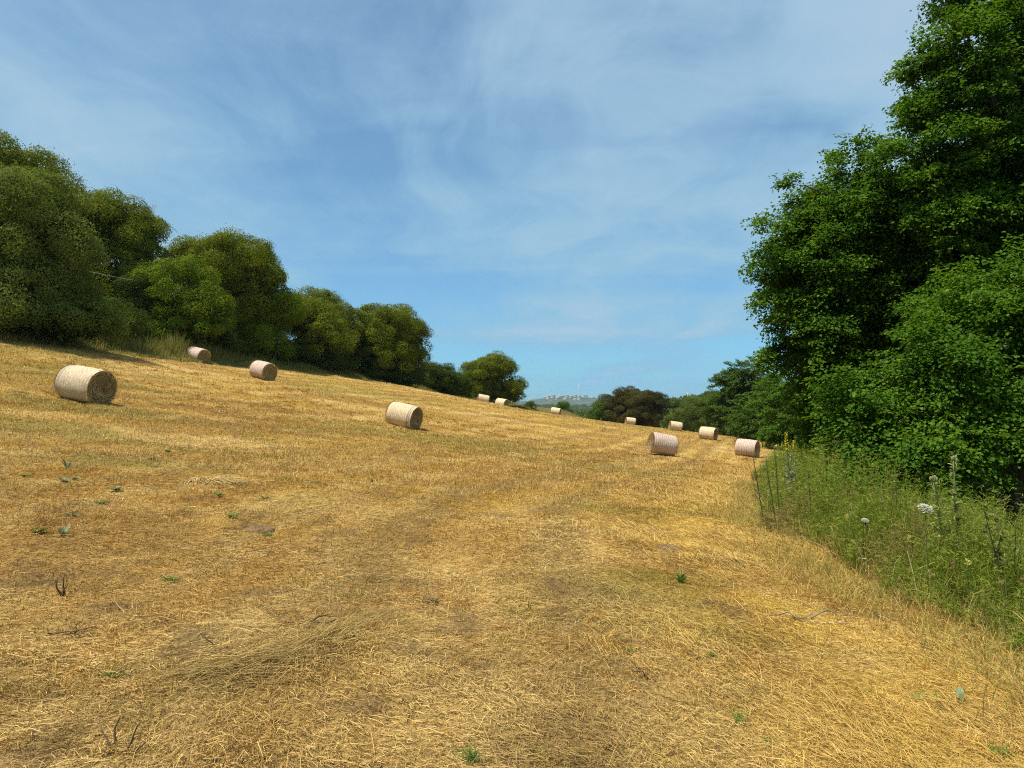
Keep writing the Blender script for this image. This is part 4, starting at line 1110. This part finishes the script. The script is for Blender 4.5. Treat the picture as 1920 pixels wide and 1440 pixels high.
def bank_plants():
    r = np.random.default_rng(5)
    # thistle with two spiny stems
    Y = 8.3; top1 = at(1788, 866, Y); top2 = at(1752, 904, Y - .1)
    bx, by = top1[0] + .05, Y; bz = h1(bx, by); base = np.array([bx, by, bz])
    th = empty('thistle', base, 'tall spiny grey green thistle with two stems at the dark gap under the trees', 'thistle')
    tc = np.array([.255, .29, .085])

    def stem(pts, name, seed):
        rr = np.random.default_rng(seed)
        b = MB(); b.tube(pts, np.linspace(.016, .010, len(pts)), 6, tc)
        L = len(pts); m = 210
        t = rr.random(m) * (L - 1.01); i = t.astype(int); f = (t - i)[:, None]
        p = pts[i] * (1 - f) + pts[i + 1] * f
        V, Q = blades(p, rr.random(m) * 6.28, rr.random(m) * .7, .03 + .05 * rr.random(m), np.full(m, .014), .1 * rr.random(m), rr.random(m) * 3, .05)
        b.add(V, Q, None, np.repeat(tc * (.8 + .5 * rr.random(m))[:, None], 2, axis=0))
        # side branches, spiny and arching
        for k in range(9):
            j = rr.integers(L // 3, L - 2); a = rr.random() * 6.28
            e = pts[j] + np.array([math.cos(a) * .24, math.sin(a) * .12, .03 + .14 * rr.random()])
            q = limb(pts[j], e, 6, .1, .12, rr); b.tube(q, np.linspace(.006, .003, 6), 5, tc)
            mm = 60; ti = rr.random(mm) * 4.99; ii = ti.astype(int); ff = (ti - ii)[:, None]
            pp = q[ii] * (1 - ff) + q[ii + 1] * ff
            V, Q = blades(pp, rr.random(mm) * 6.28, rr.random(mm) * 1.2 - .2, .03 + .04 * rr.random(mm), np.full(mm, .011), .1 * rr.random(mm), rr.random(mm) * 3, .05)
            b.add(V, Q, None, np.repeat(tc[None] * (.8 + .5 * rr.random(mm))[:, None], 2, axis=0))
        b.build(name, M_plain, th)
        hb = MB()
        for k in range(5):
            c = pts[-1] + np.array([(rr.random() - .5) * .10, (rr.random() - .5) * .06, rr.random() * .05])
            hb.tube(np.array([pts[-2], c - [0, 0, .02]]), .004, 5, tc)
            hb.tube(np.array([c + [0, 0, -.02], c, c + [0, 0, .018], c + [0, 0, .03]]), [.008, .015, .013, .006], 7, (.24, .25, .12))
        hb.build('flower_bud', M_plain, th)
    stem(limb([0, 0, 0], top1 - base, 9, .04, 0, r), 'stem', 61)
    stem(limb([-.05, -.02, 0], top2 - base, 9, .04, 0, r), 'stem', 62)

    # wild carrot umbels
    def carrot(label, px, py, Y, dia, seed):
        rr = np.random.default_rng(seed)
        c = at(px, py, Y); b0 = np.array([c[0] + .05, Y + .05, h1(c[0] + .05, Y + .05)]); h = c - b0
        root = empty('wild_carrot', b0, label, 'wild carrot', 'white flowering wild carrots on the bank')
        b = MB(); q = limb([0, 0, 0], h - [0, 0, .06], 7, .03, 0, rr); b.tube(q, np.linspace(.004, .003, 7), 5, (.12, .17, .05))
        fb = MB(); n = 46
        for k in range(n):
            a = k * 2.4; q2 = math.sqrt((k + .5) / n) * dia / 2
            lx, ly, lz = math.cos(a) * q2, math.sin(a) * q2, .018 - .9 * q2 * q2 / dia
            tl = .62; e = h + np.array([lx, ly * math.cos(tl) - lz * math.sin(tl), ly * math.sin(tl) + lz * math.cos(tl)])
            b.tube(np.array([q[-1], e - [0, 0, .004]]), .0011, 4, (.13, .18, .06), False)
            m = 17
            pp = e + rr.normal(size=(m, 3)) * np.array([1, 1, .3]) * dia * .048
            V, Q = leaves_hex(pp, np.c_[rr.normal(size=(m, 2)), np.zeros(m)], np.array([0, -.5, 1.0]) + rr.normal(size=(m, 3)) * .6, np.full(m, dia * .055), np.full(m, dia * .055))
            fb.add(V, Q, None, np.repeat(np.array([[.66, .66, .55]]) * (.7 + .4 * rr.random((m, 1))), 2, axis=0))
        b.build('stem', M_plain, root); fb.build('flower_head', M_plain, root)
    carrot('wild carrot with the broad white flower head in front of the thistle', 1735, 952, 7.2, .135, 71)
    carrot('wild carrot with the small tilted white flower head left of the broad one', 1622, 976, 8.6, .075, 72)

    # mulleins with yellow flower spikes
    def mullein(label, px, py, Y, hh, nf, seed, fl=(.62, .55, .04)):
        rr = np.random.default_rng(seed)
        c = at(px, py, Y); b0 = np.array([c[0] + .04, Y, h1(c[0] + .04, Y)]); h = c - b0
        root = empty('mullein', b0, label, 'mullein', 'mulleins at the far end of the weedy bank')
        b = MB(); q = limb([0, 0, 0], h, 8, .03, 0, rr); b.tube(q, np.linspace(.012, .006, 8), 6, (.22, .25, .15))
        m = 70; t = rr.random(m) * 5.0; i = t.astype(int); f = (t - i)[:, None]
        p = q[i] * (1 - f) + q[i + 1] * f
        L = .22 - .025 * t
        V, Q = leaves_hex(p, np.c_[rr.normal(size=(m, 2)), .6 + .6 * rr.random(m)], rr.normal(size=(m, 3)) * .4 + [0, 0, 1], L, L * .33)
        b.add(V, Q, None, np.array([.20, .235, .14]))
        b.build('leafy_stem', M_plain, root)
        fb = MB(); m = nf
        t = 1 - hh * rr.random(m); p = h * t[:, None]
        V, Q = leaves_hex(p, rdir(m, rr) * [1, 1, .5], rr.normal(size=(m, 3)), np.full(m, .038), np.full(m, .034))
        fb.add(V, Q, None, np.asarray(fl)); fb.build('flower_spike', M_plain, root)
    mullein('mullein with the tallest bright yellow flower spike at the end of the bank', 1474, 812, 15.0, .2, 110, 81)
    mullein('shorter mullein with a yellow spike just right of the tallest one', 1489, 826, 15.3, .13, 45, 82)
    mullein('grey leafed mullein with faded spike in front of the yellow ones', 1483, 850, 14.4, .1, 20, 83, (.30, .28, .12))
    # bare dark seed stalks
    G = 'dark seed stalks at the left edge of the bank'
    for (x0, y0, x1, y1, Y, lab) in ((1412, 858, 1424, 930, 12.2, 'dark leaning seed stalk just below the rightmost bale'), (1436, 862, 1450, 950, 12.0, 'dark seed stalk between the rightmost bale and the mulleins'), (1452, 838, 1458, 920, 12.6, 'tallest dark seed stalk, just left of the mulleins'), (1516, 880, 1520, 980, 11.5, 'dark green seed stalk standing in the weeds right of the mulleins')):
        tp = at(x0, y0, Y); bt = at(x1, y1, Y); d = bt - tp
        k = (tp[2] - h1(bt[0], Y)) / max(.05, tp[2] - bt[2]); g = tp + d * k; g[2] = h1(g[0], Y)
        b = MB(); q = limb([0, 0, 0], tp - g, 7, .03, 0, r); b.tube(q, np.linspace(.008, .005, 7), 5, (.07, .10, .035))
        m = 70; t = 2 + r.random(m) * 3.99; i = t.astype(int); f = (t - i)[:, None]; p = q[i] * (1 - f) + q[i + 1] * f
        V, Q = blades(p, r.random(m) * 6.28, .8 + .5 * r.random(m), .02 + .02 * r.random(m), np.full(m, .010), np.zeros(m), r.random(m) * 3, .3)
        b.add(V, Q, None, (.075, .10, .035))
        o = b.build('seed_stalk', M_plain); o.location = Vector(g); tag(o, lab, 'seed stalk', G)
    # bramble
    Y = 7.2; bx = at(1885, 1000, Y)[0]; b0 = np.array([bx, Y, h1(bx, Y)])
    root = empty('bramble', b0, 'bramble sprigs with small leaves at the right picture edge above the weeds', 'bramble')
    b = MB(); lb = MB()
    for (px, py) in ((1842, 948), (1866, 962), (1880, 985), (1905, 975), (1850, 990), (1915, 1000), (1890, 1010)):
        e = at(px, py, Y + (r.random() - .5) * .3) - b0
        q = limb([(r.random() - .5) * .2, 0, 0], e, 8, .06, .05, r); b.tube(q, np.linspace(.006, .003, 8), 5, (.16, .14, .07))
        m = 16; t = 3 + r.random(m) * 3.99; i = t.astype(int); f = (t - i)[:, None]; p = q[i] * (1 - f) + q[i + 1] * f
        V, Q = leaves_hex(p, rdir(m, r), np.array([0, 0, 1.0]) + r.normal(size=(m, 3)) * .4, .035 + .03 * r.random(m), .03 + .02 * r.random(m))
        lb.add(V, Q, None, (.14, .17, .05))
    b.build('stems', M_plain, root); lb.build('leaves', M_plain, root)


# ------------------------------------------------------------------ far things
def far_things():
    t = NT('white_render'); p = t.n('ShaderNodeBsdfPrincipled', Base_Color=(.55, .53, .50), Roughness=.8); wm = t.surf(p.outputs[0])
    t = NT('clay_roof'); p = t.n('ShaderNodeBsdfPrincipled', Base_Color=(.40, .33, .28), Roughness=.9); rm = t.surf(p.outputs[0])
    t = NT('mast_steel'); p = t.n('ShaderNodeBsdfPrincipled', Base_Color=(.35, .36, .38), Roughness=.5, Metallic=.6); sm = t.surf(p.outputs[0])
    r = np.random.default_rng(9)
    # the hilltop town
    n = 28
    for i in range(n):
        px = 992 + 120 * (r.random() if i % 3 else .2 + .3 * r.random())
        Y = 2350 + 260 * r.random(); x = (px - 960) / F * Y; z = float(hills_z(np.array([x]), np.array([Y]))[0])
        w, d, h = 7 + 7 * r.random(), 7 + 4 * r.random(), 3.5 + 3.5 * r.random()
        o_ = empty('town_house', (x, Y, z - 1), 'small white house of the distant hilltop town on the horizon', 'house', 'white houses of the hilltop town')
        V = [(sx * w / 2, sy * d / 2, zz) for zz in (0, h + 1) for sx, sy in ((-1, -1), (1, -1), (1, 1), (-1, 1))]
        mesh_obj('wall', V, np.array([(0, 1, 5, 4), (1, 2, 6, 5), (2, 3, 7, 6), (3, 0, 4, 7)]), wm, o_)
        e = .5
        V = [(sx * (w / 2 + e), sy * (d / 2 + e), h + 1) for sx, sy in ((-1, -1), (1, -1), (1, 1), (-1, 1))] + [(-w / 2 - e, 0, h + 2.4), (w / 2 + e, 0, h + 2.4)]
        mesh_obj('roof', V, [np.array([(0, 1, 5, 4), (2, 3, 4, 5), (3, 2, 1, 0)]), np.array([(1, 2, 5), (3, 0, 4)])], rm, o_)
        o_.rotation_euler[2] = (r.random() - .5) * .8
    # lattice mast on the hilltop
    Y = 2600; x = (1085 - 960) / F * Y; z = float(hills_z(np.array([x]), np.array([Y]))[0])
    b = MB(); hgt = 44
    for sx, sy in ((-1, -1), (1, -1), (1, 1), (-1, 1)):
        b.tube(np.array([(sx * 3, sy * 3, -1), (sx * .7, sy * .7, hgt)]), .35, 5)
    for k in range(7):
        z0, z1 = hgt * k / 7, hgt * (k + 1) / 7; a0, a1 = 3 - 2.3 * k / 7, 3 - 2.3 * (k + 1) / 7
        for s in (-1, 1):
            b.tube(np.array([(-a0, s * a0, z0), (a1, s * a1, z1)]), .2, 4); b.tube(np.array([(s * a0, -a0, z0), (s * a1, a1, z1)]), .2, 4)
    for zz, w in ((hgt - 3, 5), (hgt - 10, 6)): b.tube(np.array([(-w, 0, zz), (w, 0, zz)]), .3, 4)
    b.tube(np.array([(0, 0, hgt), (0, 0, hgt + 6)]), .3, 4)
    o = b.build('lattice_mast', sm); o.location = (x, Y, z); tag(o, 'thin steel lattice mast on the distant hilltop', 'mast')
    # pole on the nearer rise
    p = at(1290, 762, 260); z = h1(p[0], 260); tp = at(1290, 736, 260)[2]
    b = MB(); b.tube(np.array([(0, 0, -.5), (0, 0, tp - z)]), [.16, .10], 6); b.tube(np.array([(-.9, 0, tp - z - .6), (.9, 0, tp - z - .6)]), .07, 4)
    o = b.build('utility_pole', sm); o.location = (p[0], 260, z); tag(o, 'thin pole standing on the rise left of the tall layered tree', 'pole')
    # cable through the hedge
    a = at(130, 500, 46.6); c = at(300, 532, 62)
    t = np.linspace(0, 1, 24)[:, None]; q = a * (1 - t) + c * t; q[:, 2] -= .12 * np.sin(np.pi * t[:, 0])
    b = MB(); b.tube(q - a, .010, 6, (.55, .57, .58))
    o = b.build('overhead_cable', M_wood); o.location = Vector(a); tag(o, 'thin pale cable running through the hedge trees on the left', 'cable')
    # scrub on the far slopes: one uncountable mass
    P = []; D = []; N = []; S = []
    n = 2200
    y = 220 + 1900 * r.random(n) ** 1.4; x = (-.02 + .36 * r.random(n)) * y
    z = np.where(y < 690, H(x, y), hills_z(x, y))
    rad = 1.5 + 2.2 * r.random(n) + y / 900
    for k in range(n):
        m = 90
        o = rdir(m, r); o[:, 2] = np.abs(o[:, 2])
        P.append(np.array([x[k], y[k], z[k] + rad[k] * .2]) + o * rad[k] * np.array([1.2, 1, .8]) * (.75 + .3 * r.random((m, 1))))
        D.append(o + rdir(m, r)); N.append(o + rdir(m, r) * .6); S.append(rad[k] * (.35 + .3 * r.random(m)))
    S = np.concatenate(S)
    V, Q = leaves_kite(np.concatenate(P), np.concatenate(D), np.concatenate(N), S, S * .6)
    tag(mesh_obj('scrub', V, Q, M_midbush), 'dark scrub dotted over the distant slopes', 'scrub', kind='stuff')


# ------------------------------------------------------------------ sky, sun, camera
SUN_EL, SUN_AZ = 68.0, 250.0        # azimuth clockwise from +Y (north): 270 = left


def sky_and_sun():
    w = bpy.data.worlds.new('World'); scene.world = w; w.use_nodes = True
    nt = w.node_tree; nt.nodes.clear()
    t = NT.__new__(NT); t.t = nt
    out = t.n('ShaderNodeOutputWorld')
    sky = t.n('ShaderNodeTexSky', {'sky_type': 'NISHITA', 'sun_disc': False, 'sun_elevation': R(SUN_EL), 'sun_rotation': R(SUN_AZ), 'altitude': 100, 'air_density': 1.0, 'dust_density': .6, 'ozone_density': 2.0})
    d = t.n('ShaderNodeTexCoord').outputs['Generated']
    s = t.n('ShaderNodeSeparateXYZ', i0=d)
    zz = t.math('ADD', t.math('MAXIMUM', s.outputs[2], 0.0), .10)
    u = t.math('DIVIDE', s.outputs[0], zz); v = t.math('DIVIDE', s.outputs[1], zz)
    P = t.n('ShaderNodeCombineXYZ', i0=u, i1=v, i2=0.0)
    warp = t.noise(P.outputs[0], .8, 3, .5, 0, 1)
    Pw = t.n('ShaderNodeVectorMath', {'operation': 'MULTIPLY_ADD'}, i0=warp, i1=(.9, .9, 0), i2=P.outputs[0])
    mp = t.n('ShaderNodeMapping', Vector=Pw.outputs[0]); mp.inputs['Rotation'].default_value = (0, 0, R(35)); mp.inputs['Scale'].default_value = (1.0, .42, 1); mp.inputs['Location'].default_value = (2.3, 1.1, 0)
    n1 = t.noise(mp.outputs[0], .75, 9, .58, .25)
    n2 = t.noise(mp.outputs[0], 3.2, 8, .62, .5)
    n3 = t.noise(P.outputs[0], .35, 3, .5)
    f = t.math('ADD', t.math('MULTIPLY', n1, .72), t.math('MULTIPLY', n2, .24))
    f = t.math('ADD', f, t.math('MULTIPLY', n3, .20))
    mp4 = t.n('ShaderNodeMapping', Vector=Pw.outputs[0]); mp4.inputs['Scale'].default_value = (.28, .85, 1); mp4.inputs['Location'].default_value = (4.1, .6, 0)
    n4 = t.noise(mp4.outputs[0], 1.1, 7, .55, .3)
    f = t.math('ADD', f, t.math('MULTIPLY', t.math('SUBTRACT', n4, .5), .45))
    # a clearer window in the veil, high in the sky ahead
    ctr = Vector((at(1010, 190, 1)[0], 1.0, at(1010, 190, 1)[2] - CAM_Z)).normalized()
    dn = t.n('ShaderNodeVectorMath', {'operation': 'NORMALIZE'}, i0=d)
    dw = t.n('ShaderNodeVectorMath', {'operation': 'MULTIPLY_ADD'}, i0=warp, i1=(.4, .3, .4), i2=dn.outputs[0])
    dd = t.n('ShaderNodeVectorMath', {'operation': 'DOT_PRODUCT'}, i0=dw.outputs[0], i1=tuple(ctr * 1.0))
    f = t.math('SUBTRACT', f, t.maprange(dd.outputs['Value'], 1.10, 1.25, 0, .15))
    f = t.math('MULTIPLY_ADD', f, 1.35, -.17)
    f = t.math('SUBTRACT', f, t.maprange(s.outputs[2], .20, .015, 0, .20))
    cl = t.maprange(f, .27, .59, .24, 1.0)
    tint = t.ramp(s.outputs[2], [(.0, (.34, .68, .98)), (.10, (.42, .74, .94)), (.28, (.50, .76, .87)), (.6, (.52, .73, .82))])
    blue = t.mix(1.0, sky.outputs[0], tint, 'MULTIPLY')
    veil = t.ramp(s.outputs[2], [(.02, (.170, .350, .490)), (.18, (.205, .360, .480)), (.5, (.212, .335, .460))])
    veil = t.n('ShaderNodeVectorMath', {'operation': 'SCALE'}, i0=veil, Scale=10.0).outputs[0]
    c = t.mix(cl, blue, veil)
    c = t.mix(t.maprange(f, .47, .80, 0, .85), c, (2.95, 3.95, 4.95))
    bg = t.n('ShaderNodeBackground', Color=c, Strength=.1)
    nt.links.new(bg.outputs[0], out.inputs['Surface'])
    L = bpy.data.lights.new('sun', 'SUN'); L.energy = 5.0; L.angle = R(1.5); L.color = (1.0, .945, .85)
    o = bpy.data.objects.new('sun', L); COL.objects.link(o)
    az, el = R(SUN_AZ), R(SUN_EL)
    v = Vector((math.sin(az) * math.cos(el), math.cos(az) * math.cos(el), math.sin(el)))
    o.rotation_euler = v.to_track_quat('Z', 'Y').to_euler(); o.location = (-20, 10, 40)


def camera():
    cd = bpy.data.cameras.new('camera'); o = bpy.data.objects.new('camera', cd); COL.objects.link(o)
    cd.sensor_width = 36; cd.lens = 36 * F / 1920; cd.clip_start = .05; cd.clip_end = 20000
    o.location = (0, 0, CAM_Z); o.rotation_euler = (R(90) + PITCH, 0, 0)
    scene.camera = o


def make_haze():
    V = [(x, y, z) for z in (-60, 90) for x, y in ((-2800, -60), (2800, -60), (2800, 4300), (-2800, 4300))]
    t = NT('haze_air')
    v = t.n('ShaderNodeVolumePrincipled', Color=(.60, .82, 1.0), Density=.00006, Anisotropy=.2)
    t.t.links.new(v.outputs[0], t.out.inputs['Volume'])
    o = mesh_obj('haze', V, np.array([(3, 2, 1, 0), (4, 5, 6, 7), (0, 1, 5, 4), (1, 2, 6, 5), (2, 3, 7, 6), (3, 0, 4, 7)]), t.m)
    tag(o, kind='stuff')


make_haze()
make_ground(); make_hills(); make_straw(); make_hedge_grass(); make_bank()
hedge_trees(); right_far_trees(); big_trees(); make_bales(); field_plants(); bank_plants(); far_things()
sky_and_sun(); camera()
scene.view_settings.view_transform = 'Standard'; scene.view_settings.look = 'None'
scene.view_settings.exposure = 0.6; scene.view_settings.gamma = 1
scene.cycles.max_bounces = 6; scene.cycles.diffuse_bounces = 3; scene.cycles.transmission_bounces = 4
scene.cycles.use_denoising = False
scene.cycles.filter_width = 1.1
